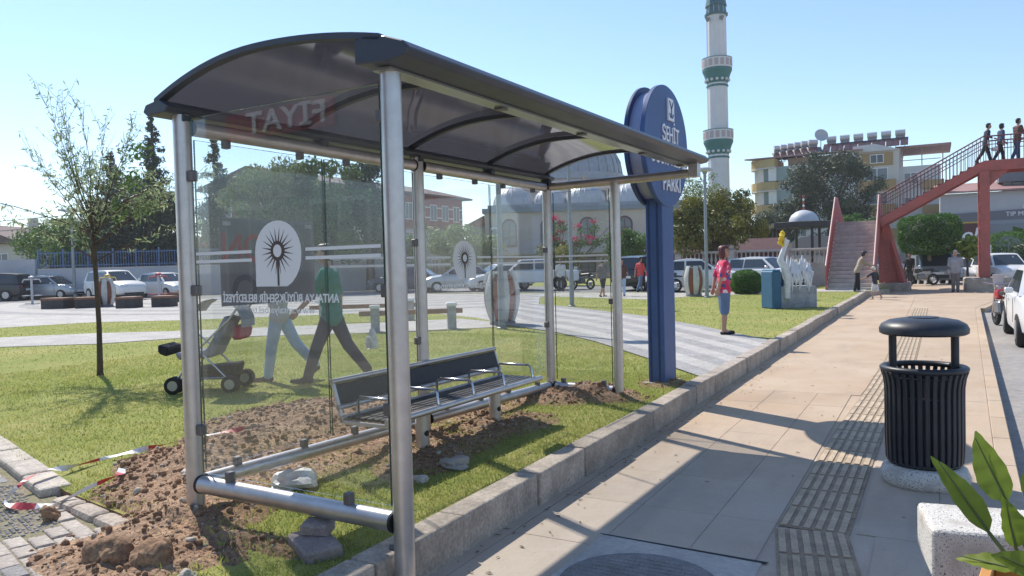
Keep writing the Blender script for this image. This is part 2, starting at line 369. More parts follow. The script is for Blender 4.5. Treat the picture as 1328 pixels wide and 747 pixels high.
# plaza of pale paving with darker curved bands
PLAZA = [(-60,21),(-44,13.5),(-33,12.5),(-23.2,11.9),(-22.4,14.0),(-19.9,15.3),(-15.9,18.9),(-13.4,19.2),(-10.8,17.6),(-9.0,15.9),(-9.6,20),(-11.8,23.2),(-14.5,28.6),(-16,33),(-26,33),(-40,29),(-60,26)]
pz = struct('plaza', MB().prism(PLAZA, LZ-.02, LZ+.004), 'path_light')
mb = MB()
for rr in np.arange(9, 24, 2.1):
    for k in range(180):
        a0, a1 = k*2*math.pi/180, (k+1)*2*math.pi/180; am = (a0+a1)/2; cx, cy = -29, 41
        if inpoly(np.array([[cx+(rr+.5)*math.cos(am), cy+(rr+.5)*math.sin(am)]]), PLAZA)[0]:
            mb.add([(cx+q*math.cos(a), cy+q*math.sin(a), LZ+.008) for q, a in ((rr,a0),(rr+.85,a0),(rr+.85,a1),(rr,a1))], [(0,1,2,3)])
mb.build('paving_band', 'path_dark', pz)
NP = [(-20.5,6.2),(-16.7,8.5),(-15.1,9.6),(-14.4,10.9),(-10.9,13.0),(-8.8,14.9),(-8.7,15.9),(-11.1,17.2),(-12.8,15.4),(-16.1,12.4),(-18.0,11.3),(-19.3,9.9),(-24,7.6)]
struct('path', MB().prism(NP, LZ-.02, LZ+.012), mat('path_narrow', (.48,.45,.40), .9, col2=(.34,.32,.30), scale=2.2, fine=.3))
# striped paving running from the kerb into the plaza
def resample(p, n):
    p = np.array(p, float); d = np.r_[0, np.cumsum(np.hypot(*np.diff(p, axis=0).T))]; t = np.linspace(0, d[-1], n)
    return np.c_[np.interp(t, d, p[:,0]), np.interp(t, d, p[:,1])]
A = resample([(-2.44,9.05),(-3.77,10.75),(-5.3,12.6),(-6.87,14.2),(-8.75,15.5),(-10.2,17.6),(-11.8,20)], 30)
B = resample([(-2.44,13.45),(-4.4,16.2),(-6.53,18.8),(-8.7,20.9),(-10.5,22.6),(-12.6,24.2),(-15,27)], 30)
sp = sgroup('striped_path'); NS = 9
for k in range(NS):
    m = MB(); t0, t1 = k/NS, (k+1)/NS
    a = A*(1-t0)+B*t0; b = A*(1-t1)+B*t1
    zk = LZ+.017+.0005*k; vs = [(x,y,zk) for x,y in a] + [(x,y,zk) for x,y in b]
    m.add(vs, [(i, i+1, 30+i+1, 30+i) for i in range(29)]); m.build('paving_stripe', 'path_dark' if k % 2 == 0 else 'path_light', sp)
struct('cross_path', MB().prism([(-16,30.5),(-9.3,27.2),(-8.2,29.6),(-4.2,33.2),(-2.42,33.2),(-2.42,35.4),(-4.6,36),(-9,32.8),(-16,34)], LZ-.02, LZ+.01), 'path_light')
struct('parking_street', MB().prism([(-75,21),(-44,24.6),(-38,27.6),(-26,33.2),(-15,34.2),(-9,33.6),(-5,36.5),(-5,43),(-30,43),(-45,33),(-75,31)], LZ-.02, LZ+.014), mat('street_grey', (.24,.235,.23), .9, var=.2, scale=.6, fine=.2))

# footway: base sheet, slabs, tactile tiles, right-hand edge
def edge(y): return .30 + .034*y
struct('footway_base', MB().prism([(-2.36,-6),(edge(-6),-6),(edge(26),26),(1.75,29.5),(6,31),(6,47),(-1.65,47),(-1.65,35.4),(-2.36,33.6)], -.2, -.006), 'footway')
pv = sgroup('pavement')
COLS = [-2.22,-1.69,-1.20,-.84]; g = .0018
rng_ = random.Random(3)
def slab_piece(poly, name='paving_slab', m='footway', z=0, parent=None):
    MB().prism(poly, -.005, z+rng_.uniform(-.001,.001)).build(name, m, parent or pv, bevel=.001)
y = 1.56
for r_ in range(10):
    y2 = y+.8
    for c in range(3):
        x0, x1 = COLS[c], COLS[c+1]
        if c < 2 or y > 5:
            if x0 < -.8 and -1.75 < (x0+x1)/2 < -.76 and y < 3.6: continue
        if c == 2 and y < 5: x1 = -.84 
        slab_piece([(x0+g,y+g),(x1-g,y+g),(x1-g,y2-g),(x0+g,y2-g)])
    xs = -.40 if y > 4.6 else -.30
    xm = (xs+edge(y))/2-.02
    slab_piece([(xs+g,y+g),(xm-g,y+g),(xm-g,y2-g),(xs+g,y2-g)])
    slab_piece([(xm+g,y+g),(edge(y)-.13,y+g),(edge(y2)-.13,y2-g),(xm+g,y2-g)])
    y = y2
slab_piece([(-2.36,-5),(-2.228,-5),(-2.228,9.56),(-2.36,9.56)], 'paving_strip')
YF = y
slab_piece([(-2.36,YF+g),(-.745,YF+g),(-.725,10),(-.66,13),(-.62,25.7),(-.62,33),(-2.36,33.6)], 'paving_field')
slab_piece([(-.34,YF+g),(edge(YF)-.13,YF+g),(edge(26)-.13,26),(1.70,29.6),(6,31.1),(6,47),(-1.65,47),(-1.65,35.4),(-2.2,33.7),(-.62,33.006),(-.14,25.7),(-.22,13)], 'paving_field')
slab_piece([(-2.2,-5),(edge(-5)-.13,-5),(edge(1.54)-.13,1.54),(-2.2,1.54)], 'paving_field')
# tactile guiding tiles
tm = MB().box(-.2,.2,-.203,.203,-.004,.001); tm.mi = 1
for i in range(6):
    tm.box(-.186+i*.0645,-.186+i*.0645+.040, -.19, .19, .001,.008)
tme = tm.mesh('tactile_tile', ['tactile_groove','tactile'], bevel=.002)
ctr = [(-.63,4.92),(-.62,6.3),(-.60,7.7),(-.52,10),(-.44,13),(-.38,20),(-.34,25.7)]
cp = resample(ctr, 52)
for i in range(52):
    d = cp[min(i+1,51)]-cp[max(i-1,0)]
    o = link('tactile_tile', tme, pv, (cp[i][0], cp[i][1], 0)); o.rotation_euler = (0,0,math.atan2(d[1],d[0])-math.pi/2)
for i in range(8):
    x, y_ = -.645+.036*0, 4.66; t = i*.405
    o = link('tactile_tile', tme, pv, (-.60+.19*t, 4.50-t, .0004*(i+1))); o.rotation_euler = (0,0,R(10.8))
# manhole in a cast frame
mh = thing('manhole_cover', 'round ribbed grey manhole cover set in a concrete frame by the kerb', 'manhole', (-1.29,3.55,0))
MB().prism([(-.46,-.75),(.47,-.75),(.49,.57),(-.43,.62)], -.011, .001).build('frame', 'concrete', mh, bevel=.004)
mb = MB().lathe([(.36,.002),(.40,.002),(.40,.010),(.36,.010)], 40); mb.build('rim', 'paver_dark', mh)
MB().lathe([(.355,.002),(.355,.007),(0.0001,.007)], 40).build('cover', 'paver_dark', mh)
mb = MB()
for i in range(-7, 8):
    w = math.sqrt(max(0, .34**2-(i*.045)**2)); mb.box(-w, w, i*.045-.011, i*.045+.011, .007, .012)
mb.build('rib', 'paver_dark', mh)
mb = MB().prism([(-.45,.60),(-.42,.585),(.51,.535),(.52,.56)], .0015, .003); mb.build('slot', 'black_gap', mh)
# kerb of separate stones
kb = sgroup('kerb'); y = 1.1; rr = random.Random(11)
while y < 33.4:
    L = rr.uniform(.72,.98) if y < 16 else 1.6; y2 = min(y+L, 33.5); dx = rr.uniform(-.012,.012); dz = rr.uniform(-.008,.008)
    MB().box(-2.47+dx, -2.30+dx, y+.006, y2-.006, -.2, .215+dz).build('kerb_stone', 'kerb', kb, bevel=.014, seg=2)
    y = y2
MB().slab([(-2.47,33.5,-.2),(-2.30,33.5,-.2),(-1.6,35.6,-.2),(-1.77,35.6,-.2)], (0,0,.40)).build('kerb_stone', 'kerb', kb, bevel=.015)
y = -5
while y < 25.9:
    y2 = min(y+.98, 26)
    MB().prism([(edge(y)-.125,y+.005),(edge(y)+.005,y+.005),(edge(y2)+.005,y2-.005),(edge(y2)-.125,y2-.005)], -.24, .002).build('edge_stone', 'footway', kb, bevel=.006); y = y2
for (p, q) in (((1.19,26),(1.75,29.5)),((1.75,29.5),(6,31))):
    p = Vector(p); q = Vector(q); d = (q-p).normalized(); nn = Vector((d.y,-d.x)); MB().prism([tuple(p),tuple(p+nn*.13),tuple(q+nn*.13),tuple(q)], -.24, .002).build('edge_stone', 'footway', kb, bevel=.006)

# worn corner of brick paving beyond the lawn, lower left
CP = [(-12,-3),(-2.42,-3),(-2.42,1.4),(-2.9,1.5),(-3.15,2.15),(-3.85,2.68),(-5.0,2.88),(-6.8,3.40),(-14,5.6)]
struct('corner_base', MB().prism(CP, -.15, .150), mat('corner_soil', (.26,.21,.15), .95, col2=(.20,.19,.09), scale=5, fine=.35, bump=.6, bscale=50))
pc = sgroup('corner_paving')
bme = MB().box(-.096,.096,-.047,.047,-.03,.012).mesh('brick', 'paver', bevel=.006)
bmd = MB().box(-.096,.096,-.047,.047,-.03,.012).mesh('brick', 'paver_dark', bevel=.006)
o_z = .146; rr = random.Random(5); nb = 0; ax = Vector((.955,-.297)); ay = Vector((.297,.955)); o0 = Vector((-4.6,2.35))
for j in range(-8, 14):
    for i in range(-16, 9):
        p = o0 + ax*(i*.2+(j % 2)*.1) + ay*(j*.1)
        if not inpoly(np.array([[p.x,p.y]]), [(-7.6,1.6),(-3.3,1.6),(-3.4,2.55),(-5.1,2.78),(-7.6,3.5)])[0]: continue
        w = (p-Vector((-4.95,2.58))); u = w.dot(ax); v = w.dot(ay)
        if -.83 < u < .54 and -.17 < v < .16: continue
        if p.x > -4.0 and p.y > 2.2 and rr.random() < .6: continue
        if nb > 280: continue
        o = link('brick', bme if rr.random() < .85 else bmd, pc, (p.x,p.y,o_z+rr.uniform(-.006,.006))); nb += 1
        o.rotation_euler = (rr.uniform(-.03,.03), rr.uniform(-.03,.03), math.atan2(ax.y,ax.x)+rr.uniform(-.02,.02))
# studded dark setts (too small to pick apart)
mb = MB(); rr = random.Random(9)
for j in range(11):
    for i in range(48):
        if rr.random() < .12: continue
        p = Vector((-4.95,2.58)) + ax*(-.80+i*.0275+(j%2)*.013) + ay*(-.14+j*.026)
        mb.lathe([(.0115,.12),(.0115,.15),(.008,.156),(0.0001,.157)], 6, (p.x,p.y,rr.uniform(-.006,.003)))
tag(mb.build('setts', 'paver_dark', pc), kind='stuff')
# edging stones between corner paving and lawn
ed = sgroup('edging')
def stone(a, b, w, z0, z1, m='stone_pale', bev=.02, name='edging_stone', par=None):
    a = Vector(a); b = Vector(b); d = (b-a).normalized(); nn = Vector((-d.y,d.x))*w/2; d *= .006
    return MB().prism([tuple(a+d-nn),tuple(b-d-nn),tuple(b-d+nn),tuple(a+d+nn)], z0, z1).build(name, m, par or ed, bevel=bev, seg=2)
for i in range(7):
    a = Vector((-5.12,2.93)) + Vector((-.955,.297))*(.52*i); stone(a, a+Vector((-.955,.297))*.52, .20, 0, .205+.004*(i%2))
pts = [(-4.92,2.83),(-4.64,2.79),(-4.32,2.73),(-4.02,2.675)]
for a, b in zip(pts, pts[1:]): stone(a, b, .13, 0, .198, 'kerb', .035)
stone((-3.66,2.62), (-3.42,2.52), .12, 0, .20, 'kerb', .035)

# ------------------------------------------------------------ dug-over soil
BLOBS = [(-4.58,3.80,.86,.72,.14),(-4.35,3.2,.62,.45,.07),(-5.05,5.35,1.2,1.35,.15),(-4.3,4.6,.85,1.35,.09),(-3.85,3.0,.58,.5,.06),(-3.5,2.35,.80,.40,.07),(-3.15,2.66,.5,.3,.05),(-3.75,2.68,.5,.3,.06),
         (-3.5,5.05,.55,.75,.06),(-3.35,5.9,.55,.65,.05),(-4.15,6.3,.65,1.1,.07),(-3.5,7.3,.7,.6,.08),(-3.0,7.45,.55,.38,.07),(-2.75,8.5,.36,.48,.04),(-3.25,4.4,.4,.45,.04)]
def dirt_h(x, y):
    h = np.zeros_like(x); wob = 1+.55*(fbm(x*1.9, y*1.9, 12, 3)-.45)
    for cx, cy, rx, ry, a in BLOBS:
        q = (((x-cx)/rx)**2 + ((y-cy)/ry)**2)*wob; h += (a+.02)*np.clip(1-q, 0, 1)**1.3
    k = np.clip(h*14, 0, 1)
    n = fbm(x*2.3, y*2.3, 1, 5)-.5; n2 = fbm(x*9, y*9, 8, 4)-.5; n3 = vnoise(x*34, y*34, 5)-.5
    return h + (n*.10 + n2*.055 + n3*.014)*k - .014
gx, gy = np.meshgrid(np.arange(-6.9, -2.44, .022), np.arange(1.75, 9.2, .022))
hh = dirt_h(gx, gy); base = np.where(gy < 2.9-.25*(gx+5)*((gx < -5)*1.) - .10*((gx > -5)*(gx+5)), .145, LZ)
base = np.where((gy < 2.62), .145, base)
zz = base + np.minimum(hh, .34)
keep = (hh > -.010); H_, W_ = hh.shape
idx = np.arange(H_*W_).reshape(H_, W_)
fq = np.stack([idx[:-1,:-1], idx[:-1,1:], idx[1:,1:], idx[1:,:-1]], -1).reshape(-1, 4)
kq = (keep[:-1,:-1]&keep[:-1,1:]&keep[1:,1:]&keep[1:,:-1]).ravel(); fq = fq[kq]
V = np.stack([gx, gy, zz], -1).reshape(-1, 3); u_, inv = np.unique(fq, return_inverse=True)
tag(npmesh('soil', V[u_], inv.reshape(-1,4), 'soil', smooth=True), 'brown dug-over soil heaped round the feet of the shelter', 'soil', kind='stuff')
def dirt_z(x, y):
    i = int(round((y-1.75)/.022)); j = int(round((x+6.9)/.022))
    return float(zz[min(max(i,0),H_-1), min(max(j,0),W_-1)])
# crumbs of soil and pebbles
ico = bmesh.new(); bmesh.ops.create_icosphere(ico, subdivisions=1, radius=1); iv = np.array([v.co[:] for v in ico.verts]); jf = np.array([[v.index for v in f.verts] for f in ico.faces]); ico.free()
rs = np.random.RandomState(4)
def crumbs(n, rmin, rmax, m, name, label, thr=.03, power=8):
    P = np.c_[rs.uniform(-6.9,-2.5,n*6), rs.uniform(1.8,9.0,n*6)]; h = dirt_h(P[:,0], P[:,1]); P = P[h > thr*rs.uniform(-.6,1.6,len(h))][:n]
    V = []; F = []
    for k, (x, y) in enumerate(P):
        r = rmin+(rmax-rmin)*rs.rand()**power; s = rs.uniform(.65,1.3,3); q = iv*(1+rs.uniform(-.28,.28,(len(iv),1)))*s*r
        a = rs.rand()*6.28; c, s_ = math.cos(a), math.sin(a); q = np.c_[q[:,0]*c-q[:,1]*s_, q[:,0]*s_+q[:,1]*c, q[:,2]]
        V.append(q+[x, y, dirt_z(x, y)+r*.25]); F.append(jf+k*len(iv))
    return tag(npmesh(name, np.vstack(V), np.vstack(F), m), label, 'soil', kind='stuff')
crumbs(17000, .003, .024, 'clod', 'soil_crumbs', 'brown crumbs of earth strewn over the dug soil')
crumbs(1100, .005, .024, 'stone_pale', 'pebbles', 'pale pebbles mixed into the dug soil', .02)
def rock(name, label, cat, x, y, r, m, sq=(1,1,.7), seed=0, z=None, sub=4, jit=.16):
    rr = random.Random(seed); b = MB(); bm = bmesh.new(); bmesh.ops.create_icosphere(bm, subdivisions=sub, radius=1)
    off = [Vector((rr.uniform(-1,1),rr.uniform(-1,1),rr.uniform(-1,1))).normalized() for _ in range(9)]; am = [rr.uniform(.05,.3) for _ in off]
    vs = []
    for v in bm.verts:
        k = 1
        for o, a in zip(off, am): k -= max(0, v.co.normalized().dot(o)-.55)*a*2.2
        k += mnoise.fractal(v.co*1.6+Vector((seed*3.1,0,0)), .9, 2.1, 6)*.22+rr.uniform(-jit,jit)*.06; vs.append((v.co.x*r*k*sq[0], v.co.y*r*k*sq[1], v.co.z*r*k*sq[2]))
    b.add(vs, [tuple(v.index for v in f.verts) for f in bm.faces]); bm.free()
    o = b.build(name, m, smooth=50); o.location = (x, y, (dirt_z(x,y) if z is None else z)+r*sq[2]*.55); return tag(o, label, cat)
rock('clod', 'large brown clod of earth at the bottom edge, left of the other', 'clod', -3.60,2.30,.135,'clod',(1.15,.85,.75),1,z=.15)
rock('clod', 'large broken clod of earth at the bottom edge beside the paler stone', 'clod', -3.33,2.36,.125,'clod',(1.1,.8,.85),2,z=.15)
rock('stone', 'rounded pale brown stone at the bottom edge near the shelter leg', 'stone', -3.02,2.30,.055,'stone_pale',(1,1,.95),3,z=.17)
rock('clod', 'round lump of earth lying on the small dark setts', 'clod', -4.63,2.60,.062,'clod',(1,1,.95),4,z=.15)
rock('clod', 'dark lump sitting high on the soil heap left of the shelter', 'clod', -4.72,3.72,.085,'clod',(1.2,1,.7),5)
rock('stone', 'flat pale stone near the edging in front of the soil heap', 'stone', -4.46,2.76,.05,'stone_pale',(1.5,1,.5),6)
rock('stone', 'grey stone on the grass below the bench end', 'stone', -2.98,4.05,.06,'stone_pale',(1.3,1,.5),7,z=LZ)
rock('stone', 'brown stone half buried beside the left shelter post', 'stone', -4.15,3.22,.07,'stone_pale',(1.3,1,.6),8)
# two broken pavers inside the shelter front
bk = mat('paver_red', (.30,.24,.22), .9, var=.2, scale=5, fine=.2, bump=.5, bscale=40)
for nm, lb, p, s, rz, z in (('loose_brick','large loose paving brick lying flat on the grass by the kerb',(-2.72,2.82),(.15,.095,.045),-.5,.17),('loose_brick','small broken brick resting on top of the larger loose brick',(-2.76,2.88),(.075,.06,.032),.4,.26)):
    o = MB().box(-s[0],s[0],-s[1],s[1],0,2*s[2]).build(nm, bk, bevel=.012); o.location = (p[0],p[1],z); o.rotation_euler = (.05,.06,rz); tag(o, lb, 'brick')
# crumpled plastic bag and paper
def crumple(name, label, cat, loc, s, m, seed):
    rr = random.Random(seed); bm = bmesh.new(); bmesh.ops.create_icosphere(bm, subdivisions=3, radius=1); vs = []
    for v in bm.verts:
        n = vnoise(np.array([v.co.x*2.1+seed]), np.array([v.co.y*2.1+v.co.z*3]), seed)[0]; k = .62+.65*n+rr.uniform(-.05,.05); vs.append((v.co.x*s[0]*k, v.co.y*s[1]*k, max(v.co.z*s[2]*k, -.01)))
    o = MB().add(vs, [tuple(v.index for v in f.verts) for f in bm.faces]).build(name, m); bm.free(); o.location = loc; return tag(o, label, cat)
mat('bag_white', (.72,.70,.66), .4, var=.2, scale=10)
crumple('plastic_bag', 'crumpled white plastic bag lying behind the front glass', 'bag', (-3.68,3.62,LZ+.02), (.17,.13,.10), 'bag_white', 3)
crumple('paper_scrap', 'crumpled grey scrap in the shade under the bench', 'paper', (-2.95,4.45,LZ+.02), (.12,.10,.06), mat('scrap', (.35,.31,.28), .8), 8)
# red and white barrier tape
def ribbon(pts, w, n=90, seed=1):
    pts = [Vector(p) for p in pts]; rr = random.Random(seed); d = [0]
    for a, b in zip(pts, pts[1:]): d.append(d[-1]+(b-a).length)
    P = []
    for i in range(n):
        t = d[-1]*i/(n-1); k = max(j for j in range(len(d)-1) if d[j] <= t+1e-9); f = (t-d[k])/(d[k+1]-d[k])
        p0 = pts[max(k-1,0)]; p1 = pts[k]; p2 = pts[k+1]; p3 = pts[min(k+2,len(pts)-1)]
        P.append(.5*((2*p1)+(p2-p0)*f+(2*p0-5*p1+4*p2-p3)*f*f+(3*p1-p0-3*p2+p3)*f**3))
    mb = MB(); vs = []
    for i, p in enumerate(P):
        t = (P[min(i+1,n-1)]-P[max(i-1,0)]).normalized(); a = .9+1.3*math.sin(i*.33+seed)+.6*math.sin(i*.067)
        s = t.cross(Vector((0,0,1))).normalized(); q = s*math.cos(a)+Vector((0,0,1))*math.sin(a)*.8; ww = w*(.75+.25*math.sin(i*.31)); vs += [p-q*ww/2, p+q*ww/2]
    o = 0
    for i in range(n-1):
        mb.mi = 1 if (i//5) % 3 == 1 else 0; mb.add(vs[2*i:2*i+4], [(0,1,3,2)])
    return mb
mat('tape_white', (.72,.70,.70), .45); mat('tape_red', (.55,.05,.06), .45)
tp = [(-4.80,4.45,.03),(-5.10,4.22,.04),(-5.38,3.90,.05),(-5.50,3.52,.03),(-5.45,3.22,.04),(-5.38,2.95,.05),(-5.28,2.72,.03),(-5.02,2.60,.03),(-4.80,2.72,.03),(-4.74,2.92,.04),(-4.68,3.08,.05),(-4.82,3.2,.04)]
tp = [(x, y, max(dirt_z(x,y), LZ if y > 2.95 else .21 if y > 2.85 else .16)+dz) for x, y, dz in tp]
tag(ribbon(tp, .055).build('barrier_tape', ['tape_white','tape_red']), 'twisted red and white barrier tape trailing over the soil and paving', 'tape')

# ------------------------------------------------------------ grass blades (stuff)
def grass(n, poly_reg, hmin, hmax, name, w=.006, seed=2):
    rs = np.random.RandomState(seed); x0, x1, y0, y1 = poly_reg
    P = np.c_[rs.uniform(x0,x1,n), rs.uniform(y0,y1,n)]; ok = inpoly(P, LAWN)
    for pl in (NP, PLAZA, [tuple(p) for p in np.vstack([A, B[::-1]])]): ok &= ~inpoly(P, pl)
    ok &= P[:,0] < -2.46; ok &= dirt_h(P[:,0],P[:,1]) < .0+.07*rs.rand(n)**2.5
    ok &= rs.rand(n) < np.clip(.45+1.2*(fbm(P[:,0]*.9, P[:,1]*.9, 3)-.3), .15, 1)
    P = P[ok]; n = len(P); a = rs.uniform(0,6.28,n); h = rs.uniform(hmin,hmax,n)*(.6+.8*fbm(P[:,0]*1.3,P[:,1]*1.3,7)); le = rs.uniform(.2,1.0,n)*h; la = rs.uniform(0,6.28,n)
    b = np.c_[P, LZ-.004+np.clip(dirt_h(P[:,0],P[:,1]), 0, .1)]; s = np.c_[np.cos(a), np.sin(a), np.zeros(n)]*(w*rs.uniform(.6,1.3,n))[:,None]; tip = b+np.c_[np.cos(la)*le, np.sin(la)*le, h]
    V = np.stack([b-s, b+s, tip], 1).reshape(-1,3); F = np.arange(3*n).reshape(-1,3)
    return tag(npmesh(name, V, F, 'grass_blade'), 'short green and straw coloured turf covering the park lawn', 'grass', kind='stuff')
grass(130000, (-5.2,-2.45,1.7,9.2), .014, .038, 'grass', .004, 2)
grass(190000, (-12,-3,3.2,13.5), .015, .036, 'grass', .006, 3)
grass(90000, (-24,-2.5,6,34), .02, .042, 'grass', .012, 5)

# dry leaves and grit lying on the footway
rs = np.random.RandomState(17); n = 260; P = np.c_[rs.uniform(-2.28,.3,n), rs.uniform(2.2,14,n)]; P[:170,0] = -2.28+np.abs(rs.normal(0,.16,170)); a = rs.uniform(0,6.28,n); L = rs.uniform(.008,.028,n); c_, s_ = np.cos(a), np.sin(a); z = np.full(n, .004)
V = np.stack([np.c_[P[:,0]-c_*L, P[:,1]-s_*L, z], np.c_[P[:,0]+s_*L*.35, P[:,1]-c_*L*.35, z+.004], np.c_[P[:,0]+c_*L, P[:,1]+s_*L, z+.002], np.c_[P[:,0]-s_*L*.35, P[:,1]+c_*L*.35, z+.005]], 1).reshape(-1,3)
mat('dry_leaf', (.17,.12,.07), .9); tag(npmesh('leaf_litter', V, np.arange(4*n).reshape(-1,4), 'dry_leaf'), 'scraps of dry leaf and grit strewn on the pavement', 'litter', kind='stuff')

# ------------------------------------------------------------ bus shelter (local x = towards the road, y = along the kerb)
thinglass('clear_glass', (.965,.975,.97), dust=.013)
thinglass('smoked_sheet', (.24,.235,.245), dust=0, diffuse=.5, dcol2=(.06,.058,.062), glow=(.34,.325,.34), ior=1.5, rough=.06)
mat('glass_edge', (.03,.07,.06), .2)
mat('rubber', (.01,.01,.01), .6)
sh = thing('bus_shelter', 'glass bus shelter with steel posts and a dark arched roof', 'bus shelter', (-3.75,2.94,0), R(-1.5))
def post(w, s, z0, z1, par=sh, r=.05):
    o = MB().tube([(w,s,z0),(w,s,z1)], r, 20).build('post', 'steel', par, smooth=40)
    mb = MB().bar((w-.02,s-r-.001,z0),(w-.02,s-r-.001,z1),.006,.004); return o
for w, s, z1 in ((0,0,2.50),(0,2.194,2.50),(0,4.461,2.42),(1.525,0,2.545),(.788,4.461,2.42)): post(w, s, .02 if s == 0 and w > 1 else .05, z1)
MB().tube([(1.525,0,2.545),(1.525,0,2.57)], .054, 20).build('post_cap', 'rubber', sh)
MB().tube([(1.44,0,.25),(1.475,0,.25)], .016, 10).build('stub_pipe', 'steel_dark', sh)
def rail(a, b, r=.045, name='rail'):
    a = Vector(a); b = Vector(b); d = (b-a).normalized()
    o = MB().tube([a, b], r, 18).build(name, 'steel', sh, smooth=40)
    for p, q in ((a, d), (b, -d)): MB().tube([p-q*.002, p+q*.012], r*1.07, 18).build('rail_collar', 'rubber', o, smooth=40)
rail((0,.05,.385),(0,2.144,.34)); rail((0,2.244,.338),(0,4.411,.291)); rail((.05,0,.386),(1.475,0,.379), .05); rail((.05,4.461,.290),(.738,4.461,.278))
rail((0,.05,2.437),(0,2.144,2.432)); rail((0,2.244,2.432),(0,4.411,2.424))
rail((.03,4.461,2.425),(1.62,4.461,2.445), .042)
MB().box(1.57,1.665,4.41,4.51,2.405,2.545).build('rail_block', 'steel', sh, bevel=.005)
def pane(p0, p1, z0, z1, name='glass_pane', th=.010):
    (x0,y0), (x1,y1) = p0, p1; d = Vector((x1-x0,y1-y0,0)).normalized(); nn = Vector((-d.y,d.x,0))*th/2
    a = Vector((x0,y0,0)); b = Vector((x1,y1,0)); mb = MB()
    vs = [a-nn, b-nn, b+nn, a+nn]
    mb.slab([v+Vector((0,0,z0)) for v in vs], (0,0,z1-z0)); o = mb.build(name, 'clear_glass', sh)
    e = MB()
    for q in (a, b): e.bar(q+Vector((0,0,z0)), q+Vector((0,0,z1)), .003, th*.9, upv=tuple(d))
    e.bar(a+Vector((0,0,z1+.001)), b+Vector((0,0,z1+.001)), th*.8, .002)
    e.build('pane_edge', 'glass_edge', o); return o
BP = [pane((0,.075),(0,1.105),.445,2.37), pane((0,1.125),(0,2.125),.43,2.37), pane((0,2.265),(0,3.29),.40,2.365), pane((0,3.31),(0,4.39),.385,2.36)]
EP = pane((.075,0),(1.455,0),.455,2.475); FP = pane((.075,4.461),(.72,4.461),.36,2.36)
def clamp(w, s, z, rot=0, par=None):
    o = MB().box(-.022,.022,-.022,.022,-.028,.032).build('glass_clamp', 'steel_dark', sh, bevel=.005); o.location = (w,s,z); o.rotation_euler = (0,0,rot)
for s, z in ((.3,.44),(.85,.43),(1.35,.42),(1.9,.405),(2.5,.39),(3.05,.38),(3.55,.37),(4.15,.355)): clamp(0, s, z)
for s in (.3,.9,1.35,1.9,2.5,3.05,3.55,4.15): clamp(0, s, 2.375)
for w, s, z in ((.30,0,.455),(1.18,0,.452),(.15,4.461,.345),(.62,4.461,.345),(1.455,0,.92),(1.462,0,1.49),(1.462,0,2.32),(.07,0,.7),(.075,0,1.5),(.075,0,2.15),(0,2.13,1.0),(0,2.13,1.8),(0,4.39,.95),(0,4.39,1.75),(.72,4.461,1.2)): clamp(w, s, z)
# decals on the near end pane
def flat(poly, plane, off, m, par, name, th=.0012):
    """polygon of (a, z) laid on plane x=off ('x') or y=off ('y')"""
    pts = [(off,a,z) if plane == 'x' else (a,off,z) for a, z in poly]
    return MB().slab(pts, (th,0,0) if plane == 'x' else (0,-th,0)).build(name, m, par)
def shield(plane, off, a0, a1, z0, z1, par, m, md, flip=False):
    w = a1-a0; h = z1-z0; pts = [(0,0)]
    pts += [(0,.52)] + [(.5-.5*math.cos(t*math.pi/16), .52+.48*math.sin(t*math.pi/16)) for t in range(1, 16)] + [(1,.50),(.99,.38),(.95,.26),(.88,.15),(.79,.06),(.68,0)]
    if flip: pts = [(1-x, y) for x, y in pts]
    o = flat([(a0+x*w, z0+y*h) for x, y in pts], plane, off, m, par, 'emblem')
    th = .0028; sg = 1
    cx, cz = a0+.5*w, z0+.54*h; mb = MB(); rx, rz_ = .36*w, .36*h
    def P(a, z, k): return (off+(k if plane == 'x' else 0), a, z) if plane == 'x' else (a, off-k, z)
    for i in range(20):
        t = 2*math.pi*(i+.5)/20; d = .115
        pl = [(cx+rx*.36*math.cos(t-d), cz+rz_*.36*math.sin(t-d)), (cx+rx*math.cos(t), cz+rz_*math.sin(t)), (cx+rx*.36*math.cos(t+d), cz+rz_*.36*math.sin(t+d))]
        mb.slab([P(a, z, .0020) for a, z in pl], (th*.2,0,0) if plane == 'x' else (0,-th*.2,0))
    ring = [(cx+rx*.42*math.cos(2*math.pi*k/20), cz+rz_*.42*math.sin(2*math.pi*k/20)) for k in range(20)]
    mb.slab([P(a, z, .0020) for a, z in ring], (th*.25,0,0) if plane == 'x' else (0,-th*.25,0))
    mb.slab([P(a, z, .0020) for a, z in ((cx-.02*w,z0+.01*h),(cx+.02*w,z0+.01*h),(cx+.02*w,cz-.1*h),(cx-.02*w,cz-.1*h))], (th*.2,0,0) if plane == 'x' else (0,-th*.2,0))
    mb.build('emblem_sun', md, o)
    inn = [(cx+rx*.25*math.cos(2*math.pi*k/20), cz+rz_*.27*math.sin(2*math.pi*k/20)) for k in range(20)]
    MB().slab([P(a, z, .0032) for a, z in inn], (.0006,0,0) if plane == 'x' else (0,-.0006,0)).build('emblem_core', m, o)
shield('y', -.0065, .575, .915, 1.52, 1.865, EP, 'decal_white', 'decal_dark')
for z in (1.700, 1.655):
    for a0, a1 in ((.09,.545),(.945,1.44)): flat([(a0,z),(a1,z),(a1,z+.017),(a0,z+.017)], 'y', -.0065, 'decal_white', EP, 'stripe')
text('lettering', 'ANTALYA BÜYÜKŞEHİR BELEDİYESİ', .062, 'decal_white', EP, (.735,-.008,1.455), (-1,0,0), (0,0,1), .0006, width=.86, bold=.0012)
text('lettering', 'www.antalya.bel.tr', .055, 'decal_white', EP, (.765,-.008,1.395), (-1,0,0), (0,0,1), .0006, width=.47)
